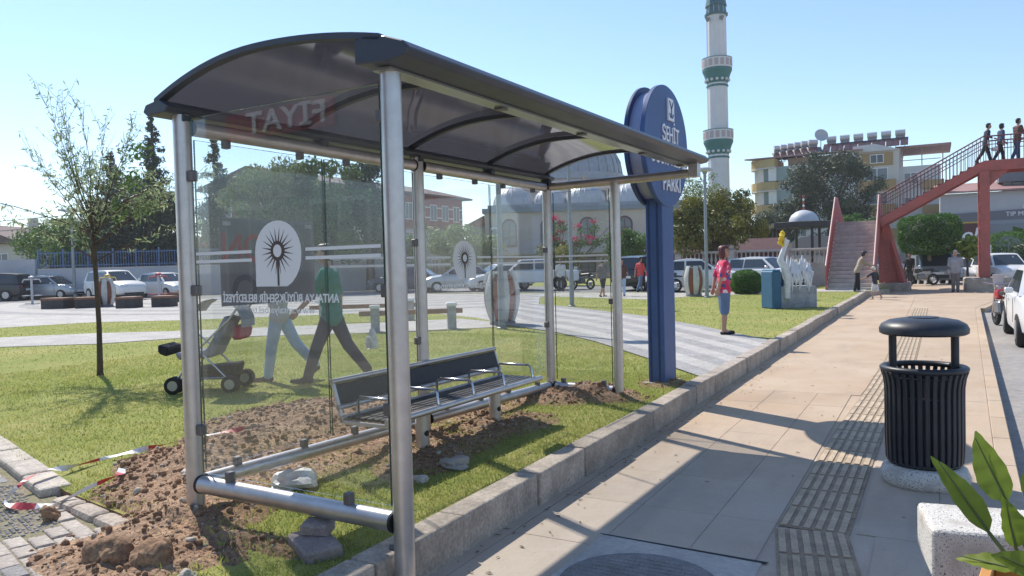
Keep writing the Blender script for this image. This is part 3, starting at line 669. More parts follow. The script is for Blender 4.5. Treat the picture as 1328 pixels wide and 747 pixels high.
shield('x', .0065, 2.66, 3.02, 1.49, 1.83, BP[2], 'decal_white', 'decal_dark', flip=True)
for pn, a0, a1 in ((1,1.14,2.11),(2,2.28,2.62),(2,3.05,3.28),(3,3.33,4.37)):
    for z in (1.672, 1.612): flat([(a0,z),(a1,z),(a1,z+.018),(a0,z+.018)], 'x', .0065, 'decal_white', BP[pn], 'stripe')
for z in (1.672, 1.612): flat([(.09,z),(.70,z),(.70,z+.018),(.09,z+.018)], 'y', 4.461-.0065, 'decal_white', FP, 'stripe')
text('lettering', 'ANTALYA BÜYÜKŞEHİR BELEDİYESİ', .062, 'decal_white', BP[2], (.008,2.84,1.42), (0,1,0), (0,0,1), .0006, width=.86, bold=.0012)
# roof
def rz(w): return 2.742-(.262 if w < .75 else .135)*(w-.75)**2
ws = [-.06+i*1.63/20 for i in range(21)]; S0, S1 = -.13, 4.56
mb = MB(); vs = [(w, s, rz(w)+dz) for dz in (0, .007) for s in (S0+.03, S1-.03) for w in ws]
n = 21; fs = [(i,i+1,n+i+1,n+i) for i in range(20)] + [(2*n+i,3*n+i,3*n+i+1,2*n+i+1) for i in range(20)]
mb.add(vs, fs); mb.build('canopy', 'smoked_sheet', sh, smooth=60)
rf = MB().slab([(1.42,S0,2.545),(1.60,S0,2.528),(1.715,S0,2.545),(1.74,S0,2.575),(1.70,S0,2.612),(1.60,S0,2.648),(1.48,S0,2.668),(1.42,S0,2.655)], (0,S1-S0,0)).build('front_beam', 'roof_frame', sh, bevel=.006)
MB().box(1.475,1.58,S0+.06,S1-.06,2.515,2.5275).build('beam_underside', mat('beam_alu', (.30,.31,.29), .3, .7), rf)
for s in (1.0,2.1,3.3,4.3): MB().box(1.50,1.555,s-.03,s+.03,2.503,2.5145).build('beam_bracket', 'steel_dark', rf)
MB().slab([(-.165,S0,2.518),(-.13,S0,2.493),(.03,S0,2.499),(.06,S0,2.53),(-.02,S0,2.575),(-.14,S0,2.558)], (0,S1-S0,0)).build('back_beam', 'roof_frame', sh, bevel=.006)
for s, hw, hh in ((S0+.025,.025,.03),(.95,.02,.032),(2.13,.02,.032),(3.33,.02,.032),(S1-.025,.025,.03)):
    mb = MB(); vs = []
    for w in ws: vs += [(w,s-hw,rz(w)-.004),(w,s+hw,rz(w)-.004),(w,s+hw,rz(w)-.004-hh),(w,s-hw,rz(w)-.004-hh)]
    if hw > .022: vs = [(x, y_, z+.016) for x, y_, z in vs]
    fs = []
    for i in range(20): fs += [(4*i+k, 4*i+(k+1)%4, 4*i+4+(k+1)%4, 4*i+4+k) for k in range(4)]
    fs += [(0,1,2,3),(83,82,81,80)]; mb.add(vs, fs); mb.build('roof_rib', 'roof_frame', sh, smooth=40)
for s in (.0,1.1,2.19,3.3,4.46): MB().box(-.05,.05,s-.03,s+.03,2.46,2.50).build('roof_bracket', 'roof_frame', sh, bevel=.004)

# poster fixed behind the back pane, its print showing through from the other side
ps = thing('poster', 'dark grey poster behind the left rear pane, red letters seen mirrored', 'poster', (-3.75,2.94,0), R(-1.5))
MB().box(-.0125,-.0085,.235,1.01,1.395,1.935).build('sheet', mat('poster_grey', (.17,.165,.185), .7, var=.1, scale=3), ps)
mat('poster_red', (.42,.06,.07), .7); mat('poster_navy', (.03,.03,.09), .7); mat('poster_pale', (.38,.37,.40), .7)
text('lettering', 'YON', .245, 'poster_red', ps, (-.0070,.475,1.74), (0,-1,0), (0,0,1), .0006, bold=.006, width=.47)
text('lettering', 'O', .24, 'poster_navy', ps, (-.0070,.41,1.485), (0,-1,0), (0,0,1), .0006, bold=.006)
for a in (.26, .93): MB().box(-.0083,-.0075,a,a+.06,1.885,1.91).build('corner_mark', 'poster_pale', ps)

# bench
bn = thing('bench', 'steel bench with dark slats and loop armrests inside the shelter', 'bench', (-3.58,4.0,0), R(-1.5))
for i in range(6): MB().box(.035+i*.058,.035+i*.058+.047,.02,2.13,.565,.588).build('seat_slat', 'slat_dark', bn, bevel=.004)
MB().tube([(.405,0,.572),(.405,2.15,.572)], .024, 14).build('seat_rail', 'steel', bn, smooth=40)
MB().tube([(.0,0,.572),(.0,2.15,.572)], .020, 14).build('seat_rail', 'steel', bn, smooth=40)
for s in (.0, 2.12): MB().box(-.01,.40,s,s+.03,.535,.562).build('seat_bracket', 'steel', bn, bevel=.003)
MB().slab([(-.025,.02,.665),(-.045,.02,.665),(-.085,.02,.80),(-.065,.02,.80)], (0,2.11,0)).build('backrest', 'slat_dark', bn, bevel=.004)
MB().tube([(-.08,0,.822),(-.08,2.15,.822)], .020, 14).build('back_rail', 'steel', bn, smooth=40)
MB().tube([(-.028,0,.645),(-.028,2.15,.645)], .020, 14).build('back_rail', 'steel', bn, smooth=40)
for s in (.0, 2.125): MB().slab([(.02,s,.54),(-.01,s,.54),(-.10,s,.84),(-.075,s,.84)], (0,.022,0)).build('back_bracket', 'steel', bn, bevel=.003)
for s in (.15,.62,1.09,1.56,2.05):
    a = [(.02,s,.585),(.02,s,.675),(.04,s,.70),(.34,s,.70),(.365,s,.675),(.375,s,.585)]; MB().tube(a, .011, 8).build('armrest', 'chrome', bn, smooth=60)
for s in (.66, 1.70):
    l_ = MB().tube([(.19,s,.0),(.19,s,.55)], .052, 16).build('leg', 'steel', bn, smooth=40)
    MB().tube([(.243,s-.01,.36),(.225,s-.01,.36)], .022, 10).build('bolt_hole', 'black_gap', l_)

# ------------------------------------------------------------ park name sign
sg = thing('park_sign', 'tall blue double disc sign on a blue post with white lettering', 'sign', (-2.66,8.55,LZ), R(-3))
z0 = -.19
MB().box(-.20,0,-.18,.18,.0,2.2).build('post', 'sign_blue', sg, bevel=.006)
for x0, x1 in ((-.175,-.15),(-.075,-.05)): MB().box(x0,x1,-.1825,-.1795,.03,2.1).build('post_groove', 'sign_blue_dark', sg)
MB().box(-.25,.05,-.23,.23,-.03,.03).build('foot_plate', 'kerb', sg, bevel=.005)
def disc(x0, x1, r, cz=2.72, n=64): 
    return MB().slab([(x0, r*math.cos(2*math.pi*k/n), cz+r*math.sin(2*math.pi*k/n)) for k in range(n)], (x1-x0,0,0))
disc(-.045,.012,.69).build('disc', 'sign_blue', sg, bevel=.006, smooth=30); disc(-.235,-.195,.69).build('disc', 'sign_blue_dark', sg, bevel=.006, smooth=30)
disc(-.195,-.045,.625).build('drum', mat('sign_drum', (.30,.34,.50), .35, .2), sg, smooth=30)
def sgt(b, size, y, z, width): text('lettering', b, size, 'letter_white', sg, (.020,y,z), (0,1,0), (0,0,1), .006, width=width, bold=.001)
sgt('ŞEHİT', .25, .09, 2.85, .54); sgt('UĞUR YILDIZ', .25, .04, 2.58, 1.14); sgt('PARKI', .25, .10, 2.29, .56)
e = MB(); e.slab([(.013,-.08+.08,3.02),(.013,.19,3.02),(.013,.19,3.24),(.013,.14,3.27),(.013,.0,3.27)], (.02,0,0)); e = e.build('emblem', 'letter_white', sg)
m2 = MB()
for a, b in (((.03,3.24),(.09,3.15)),((.15,3.24),(.09,3.15)),((.09,3.15),(.09,3.05)),((.03,3.10),(.06,3.05)),((.15,3.10),(.12,3.05))): m2.bar((.034,)+a, (.034,)+b, .018, .004)
m2.build('emblem_mark', 'sign_blue', e)

# ------------------------------------------------------------ litter bin
bi = thing('litter_bin', 'black slatted litter bin with domed lid on a round concrete foot', 'litter bin', (-.065,6.05,0))
MB().lathe([(.262,0),(.283,.025),(.283,.07),(.265,.115),(.23,.135),(0.001,.135)], 40).build('foot', 'terrazzo', bi, smooth=40)
MB().lathe([(.20,.13),(.205,.75),(.19,.75),(.185,.14)], 32).build('liner', 'plastic_black', bi, smooth=40)
def barv(t): a = t; return a
prof = [(.205,.13),(.232,.17),(.237,.30),(.237,.60),(.238,.68),(.247,.745),(.262,.79)]
mb = MB(); vs = []
for r, z in prof: vs += [(r,-.0165,z),(r+.014,-.013,z),(r+.014,.013,z),(r,.0165,z)]
mb.add(vs, [(4*i+k,4*i+(k+1)%4,4*i+4+(k+1)%4,4*i+4+k) for i in range(6) for k in range(4)]+[(3,2,1,0),(24,25,26,27)])
sm = mb.mesh('slat', 'bin_metal', bevel=.003)
for k in range(34):
    o = link('slat', sm, bi); o.rotation_euler = (0,0,2*math.pi*k/34)
def torus(R0, r, z, n=48, k=12):
    return MB().lathe([(R0+r*math.cos(2*math.pi*i/k), z+r*math.sin(2*math.pi*i/k)*.8) for i in range(k+1)], n)
def ringm(R0, r, z, nm, m, par, sq=.8):
    n, k = 48, 12; vs = [((R0+r*math.cos(2*math.pi*i/k))*math.cos(2*math.pi*j/n), (R0+r*math.cos(2*math.pi*i/k))*math.sin(2*math.pi*j/n), z+r*sq*math.sin(2*math.pi*i/k)) for j in range(n) for i in range(k)]
    return MB().add(vs, [(j*k+i, ((j+1)%n)*k+i, ((j+1)%n)*k+(i+1)%k, j*k+(i+1)%k) for j in range(n) for i in range(k)]).build(nm, m, par, smooth=60)
ringm(.255,.026,.808,'rim','bin_metal',bi); ringm(.225,.013,.155,'band','bin_metal',bi); ringm(.228,.012,.62,'band','bin_metal',bi)
lid = MB().lathe([(.001,1.045),(.262,1.045),(.279,1.055),(.282,1.085),(.265,1.118),(.22,1.143),(.15,1.156),(.10,1.160),(.098,1.166),(.001,1.168)], 48).build('lid', 'bin_metal', bi, smooth=40)
for a in (R(10), R(190)):
    x, y_ = .195*math.cos(a), .195*math.sin(a); MB().tube([(x,y_,.78),(x,y_,1.05)], .026, 12).build('lid_post', 'bin_metal', bi, smooth=40)

# ------------------------------------------------------------ concrete bench and planter at the corner
cb = thing('concrete_bench', 'speckled terrazzo block bench at the lower right corner', 'bench', (-.015,3.60,0), R(9))
MB().box(0,1.5,0,.40,.235,.45).build('slab', 'terrazzo', cb, bevel=.022, seg=3)
for x in (.03,1.22): MB().box(x,x+.24,.03,.37,0,.235).build('leg', 'terrazzo', cb, bevel=.012)
pl = thing('wooden_planter', 'orange wooden planter box at the lower right edge', 'planter', (.06,2.5,0), R(-8))
for nm, b in (('board',(0,.035,0,.62)),('board',(.9,.935,0,.62)),('board',(.035,.9,0,.03)),('board',(.035,.9,.59,.62))):
    for k in range(3): MB().box(b[0],b[1],b[2],b[3],.02+k*.168,.182+k*.168).build('board', 'wood_orange', pl, bevel=.004)
MB().box(.036,.899,.031,.589,.05,.42).build('potting_soil', 'soil', pl)
sp_ = thing('strelitzia_plant', 'bird of paradise plant with paddle shaped leaves in the wooden planter', 'plant', (.33,2.86,.41))
def paddle(b, p0, p1, w, nrm, fold=.25, m='leaf_broad', n=12):
    """stalk from b to p0, blade from p0 to p1, folded along the midrib"""
    b, p0, p1, nrm = map(Vector, (b, p0, p1, nrm)); d = (p1-p0); L = d.length; t = d.normalized(); s = t.cross(nrm).normalized(); u = s.cross(t)
    st = MB(); mid = (b+p0)/2+Vector((0,0,.02)); st.tube([b, mid, p0, p0+d*.3, p1-d*.1], [.010,.008,.006,.004,.002], 6)
    st.build('stalk', mat('stalk', (.10,.13,.035), .6), sp_, smooth=60)
    vs = []
    for i in range(n+1):
        f = i/n; ww = w*(math.sin(math.pi*min(1,f**.75*.96+.03))**.8)*(1-.25*f); c = p0+d*f+u*(-.10*L*f*f); rip = .004*math.sin(i*2.1)
        for k in (-1,-.5,0,.5,1): vs.append(c+s*ww*k+u*(abs(k)*ww*fold+rip*abs(k)))
    fs = [(5*i+k,5*i+k+1,5*i+6+k,5*i+5+k) for i in range(n) for k in range(4)]
    MB().add(vs, fs).build('leaf', m, sp_, smooth=60)
O = Vector((.33,2.86,.41))
def pdl(p0, p1, w, nrm, fold=.25, b=(0,0,0)): paddle(b, Vector(p0)-O, Vector(p1)-O, w, nrm, fold)
pdl((.155,3.02,.655),(-.005,3.10,.885),.050,(.3,-.75,.45),.35)
pdl((.205,2.98,.775),(.112,3.06,.985),.062,(-.55,-.8,.25),.2)
pdl((.225,2.92,.645),(.20,2.94,.80),.050,(.5,-.8,.2),.5,(-.01,0,0))
pdl((.27,2.93,.80),(.345,2.95,.96),.058,(-.5,-.8,.2),.3)
pdl((.23,2.84,.60),(.055,2.90,.60),.042,(.1,-.5,.85),.35)
pdl((.30,2.75,.62),(.155,2.70,.69),.055,(.0,-.65,.75),.25)
pdl((.36,2.80,.70),(.48,2.72,.86),.05,(.2,-.8,.5),.25)
pdl((.38,2.90,.66),(.56,2.97,.80),.05,(.1,-.6,.7),.25)
pdl((.31,2.95,.68),(.33,3.00,.84),.04,(-.6,-.7,.2),.3)

# ------------------------------------------------------------ lamp posts
lp = thing('street_lamp', 'slim grey lamp post beside the striped barrel sculpture', 'street lamp', (-8.39,14.68,LZ), group='park lamps')
MB().lathe([(.12,0),(.12,.03),(.078,.05),(.075,1.1),(.062,1.15),(.055,4.6),(.03,4.62)], 14).build('pole', 'grey_post', lp, smooth=40)
MB().lathe([(.03,4.6),(.07,4.62),(.10,4.70),(.12,4.74)], 16).build('neck', 'grey_post', lp, smooth=40)
MB().lathe([(.001,4.70),(.26,4.735),(.30,4.76),(.28,4.82),(.17,4.875),(.001,4.89)], 20).build('lamp_head', mat('lamp_head', (.45,.47,.48), .4), lp, smooth=40)
copy_tree(lp, (-10.42,22.91,LZ), 0, 'slim grey lamp post standing between the striped path and lawn strip')
copy_tree(lp, (-7.45,28.6,LZ), 0, 'lamp post with mushroom head in front of the round orange tree')

# ------------------------------------------------------------ people: one continuous voxel-fused body, hair as a child
class Body:
    def __init__(s): s.p = []
    def cap(s, a, b, ra, rb, lab): s.p.append(('c', Vector(a), Vector(b), ra, rb, lab))
    def ell(s, c, r, lab, tilt=0): s.p.append(('e', Vector(c), Vector(r), 0, 0, lab))
    def mesh(s, voxel, scale=1.0):
        mb = MB()
        for t, a, b, ra, rb, lab in s.p:
            if t == 'c':
                d = (b-a); L = d.length
                if L < 1e-5: d = Vector((0,0,1))
                d.normalize(); pts = []; rs = []
                for k in range(1, 5): th = math.pi/2*k/4.0; pts.append(a-d*ra*math.cos(th)); rs.append(max(.0008, ra*math.sin(th)))
                for k in range(4, 0, -1): th = math.pi/2*k/4.0; pts.append(b+d*rb*math.cos(th)); rs.append(max(.0008, rb*math.sin(th)))
                mb.tube(pts, rs, 12)
            else:
                bm = bmesh.new(); bmesh.ops.create_icosphere(bm, subdivisions=3, radius=1)
                mb.add([(a.x+v.co.x*b.x, a.y+v.co.y*b.y, a.z+v.co.z*b.z) for v in bm.verts], [tuple(v.index for v in f.verts) for f in bm.faces]); bm.free()
        me = bpy.data.meshes.new('t'); me.from_pydata(mb.v, [], mb.f); o = bpy.data.objects.new('t', me); COL.objects.link(o)
        m = o.modifiers.new('r', 'REMESH'); m.mode = 'VOXEL'; m.voxel_size = voxel; m.use_smooth_shade = True
        q = o.modifiers.new('s', 'SMOOTH'); q.iterations = 3; q.factor = .45
        dg = bpy.context.evaluated_depsgraph_get(); dg.update(); r = bpy.data.meshes.new_from_object(o.evaluated_get(dg)); bpy.data.objects.remove(o)
        n = len(r.polygons); C = np.zeros(n*3); r.polygons.foreach_get('center', C); C = C.reshape(-1,3)
        best = np.full(n, 1e9); lab_i = np.zeros(n, int)
        for t, a, b, ra, rb, lab in s.p:
            if t == 'c':
                d = np.array(b-a); k = np.clip(((C-np.array(a))@d)/max(d@d,1e-9), 0, 1); dist = np.linalg.norm(C-np.array(a)-k[:,None]*d, axis=1)-(ra+(rb-ra)*k)
            else: dist = (np.linalg.norm((C-np.array(a))/np.array(b), axis=1)-1)*min(b)
            w = dist < best; best[w] = dist[w]; lab_i[w] = lab
        r.polygons.foreach_set('material_index', lab_i.astype(np.int32)); r.polygons.foreach_set('use_smooth', [True]*n); return r
mat('skin', (.42,.24,.16), .55); mat('skin_dark', (.30,.16,.10), .55); mat('hair_black', (.015,.012,.010), .5); mat('hair_red', (.10,.018,.018), .45); mat('hair_grey', (.40,.38,.36), .6)
def cloth(n, c, **k): return mat('cloth_'+n, c, .9, **({'var':.22,'scale':7,'bump':.5,'bscale':11}|k))
def person(label, loc, rz_, h=1.72, top='white', bottom='navy', shoes='dark', skin='skin', hair='hair_black', hairlen=0, sleeve=.45, leglen=1.0, legs=((0,0),(0,0)), arms=((0,6,8,0),(0,6,8,0)), lean=0, head=(0,0), girth=1.0, female=False, voxel=.016, group=None, cap=None, shirt_low=.50):
    """legs: (swing, knee) degrees for left, right; arms: (swing, abduct, elbow, inward)"""
    B = Body(); g = girth; SK, TP, BT, SHO = 0, 1, 2, 3
    T = Matrix.Rotation(-R(lean), 3, 'X'); piv = Vector((0,0,.52))
    def tt(p): return piv + T@(Vector(p)-piv)
    # torso
    wsh = .108 if female else .118; wh = .090 if female else .083
    for z, hw, hd, lab in ((.60,wh*.62,.058*g,TP),(.66,.052,.056*g,TP),(.72,.062,.060*g,TP),(.775,.070,.058,TP)):
        B.cap(tt((-hw,0,z)), tt((hw,0,z)), hd, hd, lab)
    B.cap(tt((-wsh*.72,-.004,.805)), tt((wsh*.72,-.004,.805)), .034, .034, TP)
    B.cap(tt((-wh*.5,-.004,.525)), tt((wh*.5,-.004,.525)), .062*g, .062*g, BT if shirt_low > .53 else TP)
    if shirt_low <= .53: B.cap(tt((-wh*.52,0,shirt_low)), tt((wh*.52,0,shirt_low)), .064*g, .064*g, TP)
    B.cap((-wh*.45,0,.50), (wh*.45,0,.50), .060*g, .060*g, BT)
    if female: 
        for sx in (-1,1): B.ell(tt((sx*.038,.042,.735)), (.036,.034,.036), TP)
    # neck and head
    B.cap(tt((0,-.006,.83)), tt((0,.006,.875)), .030, .028, SK)
    hc = tt((0,.010,.932)); Hm = Matrix.Rotation(R(head[0]), 3, 'Z')@Matrix.Rotation(-R(head[1]), 3, 'X')
    def hp(x, y, z): return hc + Hm@Vector((x,y,z))
    B.ell(hc, (.044,.052,.064), SK); B.ell(hp(0,.016,-.036), (.033,.036,.032), SK)
    B.cap(hp(0,.050,.004), hp(0,.060,-.014), .006, .0085, SK)
    for sx in (-1,1): B.ell(hp(sx*.045,-.004,-.006), (.007,.013,.017), SK)
    for sx in (-1,1): B.ell(hp(sx*.018,.047,.006), (.008,.005,.0045), 4)
    B.ell(hp(0,.048,-.034), (.014,.006,.004), 5)
    # legs
    feet = []
    def leg(sx, sw, kn):
        hip = Vector((sx*.048,0,.505)); a = R(sw); b = R(sw-kn)
        knee = hip+Vector((sx*.004,math.sin(a),-math.cos(a)))*.235; ank = knee+Vector((0,math.sin(b),-math.cos(b)))*.225; return hip, knee, ank, b
    data = [leg(sx, *q) for sx, q in zip((-1,1), legs)]; low = min(d[2].z for d in data)-.040
    for sx, (hip, knee, ank, b) in zip((-1,1), data):
        fl = .012*g
        if leglen >= .95:
            B.cap(hip, knee, .056*g, .039+fl*.3, BT); B.cap(knee, ank+Vector((0,0,.008)), .040+fl*.3, .030+fl*.4, BT)
        else:
            k = leglen*2; kp = hip.lerp(knee, min(1,k))
            B.cap(hip, kp, .058*g, .050*g, BT); B.cap(hip.lerp(knee,.5), knee, .040, .033, SK); B.cap(knee, knee.lerp(ank,.35), .034, .034, SK); B.cap(knee.lerp(ank,.35), ank, .034, .021, SK)
        fd = Vector((sx*.10, math.cos(max(-.5,min(.5,b*.5))), -math.sin(max(0,-b*.0)))); tip = R(-35) if b < -.35 else 0
        fv = Vector((sx*.12, math.cos(tip), math.sin(tip))); heel = ank+Vector((0,-.018,-.022)); toe = heel+fv*.125
        B.cap(heel, toe, .022, .017, SHO); B.cap(ank, heel, .020, .022, SHO if leglen >= .95 else SK); B.cap(ank, heel+fv*.07, .018, .018, SHO if leglen >= .95 else SK)
    # arms
    for sx, (sw, ab, el, inw) in zip((-1,1), arms):
        s = tt((sx*wsh,-.004,.800)); a = R(sw); c = R(ab)
        d1 = Vector((sx*math.sin(c), math.sin(a)*math.cos(c), -math.cos(a)*math.cos(c))); e = s+d1*.165
        a2 = R(sw+el); ci = R(ab-inw); d2 = Vector((sx*math.sin(ci), math.sin(a2)*math.cos(ci), -math.cos(a2)*math.cos(ci))); w = e+d2*.145
        k = sleeve*2
        if k <= 1: B.cap(s, s.lerp(e,k), .034*g, .033*g, TP); B.cap(s.lerp(e,k*.5), e, .024, .0225, SK); B.cap(e, w, .0225, .016, SK)
        else: B.cap(s, e, .033*g, .028, TP); q = e.lerp(w, min(1,k-1)); B.cap(e, q, .0275, .023, TP); B.cap(e.lerp(w,.6), w, .019, .016, SK)
        # hand: palm, four unequal curled fingers, thumb from the side
        pn = d2.cross(Vector((sx,0,0)));  pn = pn.normalized() if pn.length > .1 else Vector((0,1,0)); ac = d2.cross(pn).normalized()
        pm = w+d2*.045; B.cap(w+pn*.006, pm+pn*.012, .0135, .014, SK); B.cap(w-pn*.004, pm-pn*.012, .0125, .013, SK)
        for j, ln in enumerate((.030,.036,.038,.033)):
            o = pm+pn*(-.018+.012*j); m_ = o+d2*ln*.55; B.cap(o, m_, .0058, .0054, SK); B.cap(m_, m_+(d2*.7-ac*sx*.7).normalized()*ln*.5, .0054, .0046, SK)
        B.cap(w+d2*.012+pn*.018, w+d2*.040+pn*.033, .0068, .0055, SK)
    me = B.mesh(voxel/h)
    for m in (skin, 'cloth_'+top, 'cloth_'+bottom, 'cloth_'+shoes, 'hair_black', 'lip'): me.materials.append(MATS[m])
    o = thing('person', label, 'person', loc, rz_, group); o.scale = (h,)*3; off = -low
    b = link('body', me, o, (0,0,off))
    if hair or cap:
        Hb = Body(); m_ = cap or hair
        for x, y, z, r in ((0,-.012,.026,(.047,.053,.050)),(0,-.022,.0,(.046,.042,.056)),(0,.012,.050,(.040,.040,.022))): Hb.ell(hp(x,y,z), r, 0)
        if hairlen:
            for x in (-.036,.036): Hb.ell(hp(x,-.008,-.012), (.018,.034,.052*hairlen), 0)
            Hb.ell(hp(0,-.030,-.026), (.044,.030,.05*hairlen), 0)
            Hb.ell(hp(0,.036,.042), (.036,.018,.016), 0)
        if cap: Hb.ell(hp(0,.06,.028), (.032,.036,.006), 0)
        hm = Hb.mesh(max(voxel*.6,.008)/h); hm.materials.append(MATS[m_]); link('cap' if cap else 'hair', hm, o, (0,0,off))
    return o
mat('lip', (.30,.09,.08), .5)
for n_, c in dict(white=(.62,.62,.62), navy=(.025,.03,.05), dark=(.02,.02,.022), green=(.03,.22,.15), charcoal=(.035,.038,.045), jeans=(.42,.52,.64), jeans_mid=(.13,.19,.30), grey=(.33,.32,.34), greytrouser=(.16,.14,.14), beige=(.35,.28,.21), red=(.50,.06,.06), black=(.012,.012,.014), blue=(.05,.08,.16), pale=(.55,.53,.52), brown=(.12,.06,.05)).items(): cloth(n_, c)
def floral():
    m = mat('cloth_floral', (.6,.05,.12), .9); n = m.node_tree.nodes; l = m.node_tree.links
    v = n.new('ShaderNodeTexVoronoi'); v.inputs['Scale'].default_value = 26; tc = n.new('ShaderNodeTexCoord'); l.new(tc.outputs['Object'], v.inputs['Vector'])
    r = n.new('ShaderNodeValToRGB'); r.color_ramp.interpolation = 'CONSTANT'; e = r.color_ramp.elements; e[0].color = (.62,.035,.10,1); e[1].position = .45; e[1].color = (.66,.07,.15,1)
    for p, c in ((.68,(.75,.62,.62,1)),(.80,(.10,.10,.25,1)),(.88,(.60,.04,.10,1))): q = e.new(p); q.color = c
    s = n.new('ShaderNodeSeparateColor'); l.new(v.outputs['Color'], s.inputs[0]); l.new(s.outputs[0], r.inputs[0]); l.new(r.outputs[0], n['Principled BSDF'].inputs['Base Color'])
floral()
# facing angle: rz=0 faces +Y
person('woman in a pink flowered top and denim shorts on the striped path', (-3.42,14.35,LZ+.02), R(-62), 1.66, 'floral','jeans_mid','dark','skin','hair_red',1.35, .42, .52, ((3,4),(-2,2)), ((-22,8,6,28),(-20,8,10,30)), 0, (-25,-6), 1.08, True, .011, shirt_low=.50)
person('man in a green shirt and dark trousers walking behind the shelter glass', (-6.62,7.28,LZ), R(117), 1.80, 'green','charcoal','dark','skin','hair_black',0, .42, 1.0, ((24,6),(-24,12)), ((26,8,18,0),(-12,8,14,0)), 3, (0,0), 1.05, False, .011, shirt_low=.49)
person('woman in pale jeans pushing the stroller behind the shelter glass', (-7.36,7.12,LZ), R(117), 1.70, 'pale','jeans','brown','skin','hair_black',1.5, .45, 1.0, ((12,4),(-26,14)), ((35,6,52,4),(35,6,52,4)), 4, (0,0), .98, True, .011)
person('man in grey shirt and trousers standing on the pavement by the red column', (.80,36.6,0), R(172), 1.76, 'grey','greytrouser','dark','skin','hair_grey',0, .55, 1.0, ((2,0),(-2,0)), ((0,9,6,0),(0,9,6,0)), 0, (0,0), 1.15)
person('woman in a beige top and black trousers bending at the stair foot', (-2.62,32.9,LZ), R(-75), 1.66, 'beige','black','pale','skin','hair_black',.8, .8, 1.0, ((6,4),(-6,6)), ((42,6,20,0),(38,6,22,0)), 20, (0,18), 1.05, True)
person('child in a dark shirt, white trousers and cap beside the stairs', (-1.88,30.9,0), R(70), 1.22, 'navy','white','white','skin','hair_black',0, .5, .8, ((10,8),(-14,16)), ((55,12,10,0),(10,10,20,0)), 4, (0,0), 1.0, False, .013, cap='cloth_white')
person('man in dark clothes standing behind the red stair supports', (-1.05,44.0,.0), R(150), 1.72, 'black','charcoal','dark','skin_dark','hair_black',0, .9, 1.0, ((4,0),(-6,6)), ((10,8,30,0),(0,8,10,0)))
person('pedestrian in grey shirt and dark shorts seen between the shelter posts', (-11.95,29.4,LZ), R(-20), 1.62, 'greytrouser','charcoal','dark','skin','hair_black',0, .45, .55, ((14,6),(-14,12)), ((-15,8,10,0),(15,8,10,0)))
person('pedestrian in pale jeans with a shoulder bag right of the shelter post', (-11.3,29.9,LZ), R(-160), 1.60, 'brown','jeans','dark','skin','hair_black',1.2, .5, 1.0, ((16,4),(-14,12)), ((20,8,40,0),(-12,8,10,0)), 2, (0,0), 1.0, True)
person('pedestrian in a red shirt partly hidden by the blue sign post', (-11.95,34.0,LZ), R(-30), 1.66, 'red','jeans_mid','dark','skin','hair_black',0, .45, 1.0, ((14,4),(-14,12)), ((-15,8,10,0),(15,8,14,0)))
person('pedestrian in a white shirt near the parked pickup', (-16.5,35.0,LZ), R(30), 1.66, 'white','charcoal','dark','skin','hair_black',0, .45, 1.0, ((12,4),(-14,12)), ((-15,8,10,0),(15,8,14,0)))
DZ = 5.38
person('leftmost of the three people on the footbridge, leaning on the rail', (1.98,38.2,DZ), R(-80), 1.74, 'navy','charcoal','dark','skin','hair_black',0, .6, 1.0, ((18,6),(-20,12)), ((40,8,30,0),(-10,8,14,0)), 8, group='people on the footbridge')
person('middle of the three people on the footbridge, holding a pale bag', (2.52,38.3,DZ), R(-70), 1.68, 'blue','charcoal','dark','skin','hair_black',.9, .7, 1.0, ((16,6),(-18,12)), ((25,10,20,0),(-10,8,14,0)), 3, female=True, group='people on the footbridge')
person('rightmost of the three people on the footbridge, with straps on the back', (3.10,38.2,DZ), R(-60), 1.80, 'brown','blue','dark','skin','hair_black',0, .5, 1.0, ((10,6),(-14,12)), ((20,8,40,0),(14,8,30,0)), 3, group='people on the footbridge')
tag(crumple('carrier_bag', 'small pale carrier bag held by the middle person on the footbridge', 'bag', (2.33,38.2,DZ+.52), (.15,.11,.2), 'bag_white', 5))
tag(crumple('carrier_bag', 'small white plastic bag hanging from the walking man\'s hand', 'bag', (-6.20,7.55,LZ+.42), (.10,.08,.24), 'bag_white', 6))

# stroller
st = thing('stroller', 'grey and red pushchair with black wheels seen through the shelter glass', 'stroller', (-7.62,6.28,LZ), R(120)); st.scale = (1.08,1.08,1.08)
def wheel(parent, c, r, w, axis='x', spokes=True):
    t = MB(); n = 18; ax = {'x':Vector((1,0,0)),'y':Vector((0,1,0))}[axis]; c = Vector(c)
    t.tube([c-ax*w/2, c-ax*w*.3, c+ax*w*.3, c+ax*w/2], [r*.92,r,r,r*.92], n); o = t.build('wheel', 'tyre', parent, smooth=40)
    MB().tube([c-ax*w*.56, c+ax*w*.56], r*.58, 14).build('hub', 'rim', o, smooth=40); return o
for y_ in (.33,-.28):
    for x in (-.25,.25):
        for dx in (-.035,.035): wheel(st, (x+dx,y_,.095), .095, .03)
fr = MB()
for x in (-.22,.22):
    fr.tube([(x,.34,.10),(x,.10,.45),(x,-.28,.80),(x*.9,-.44,1.02),(x*.9,-.50,1.04)], .013, 8); fr.tube([(x,-.28,.10),(x,.02,.42),(x,.25,.62)], .012, 8); fr.tube([(x,.33,.16),(x,-.28,.16)], .010, 6)
fr.tube([(-.2,-.50,1.04),(.2,-.50,1.04)], .015, 8); fr.build('frame', 'chrome', st, smooth=60)
mat('fabric_grey', (.30,.31,.34), .85, var=.2, scale=10); mat('fabric_red', (.42,.05,.06), .85, var=.2, scale=10)
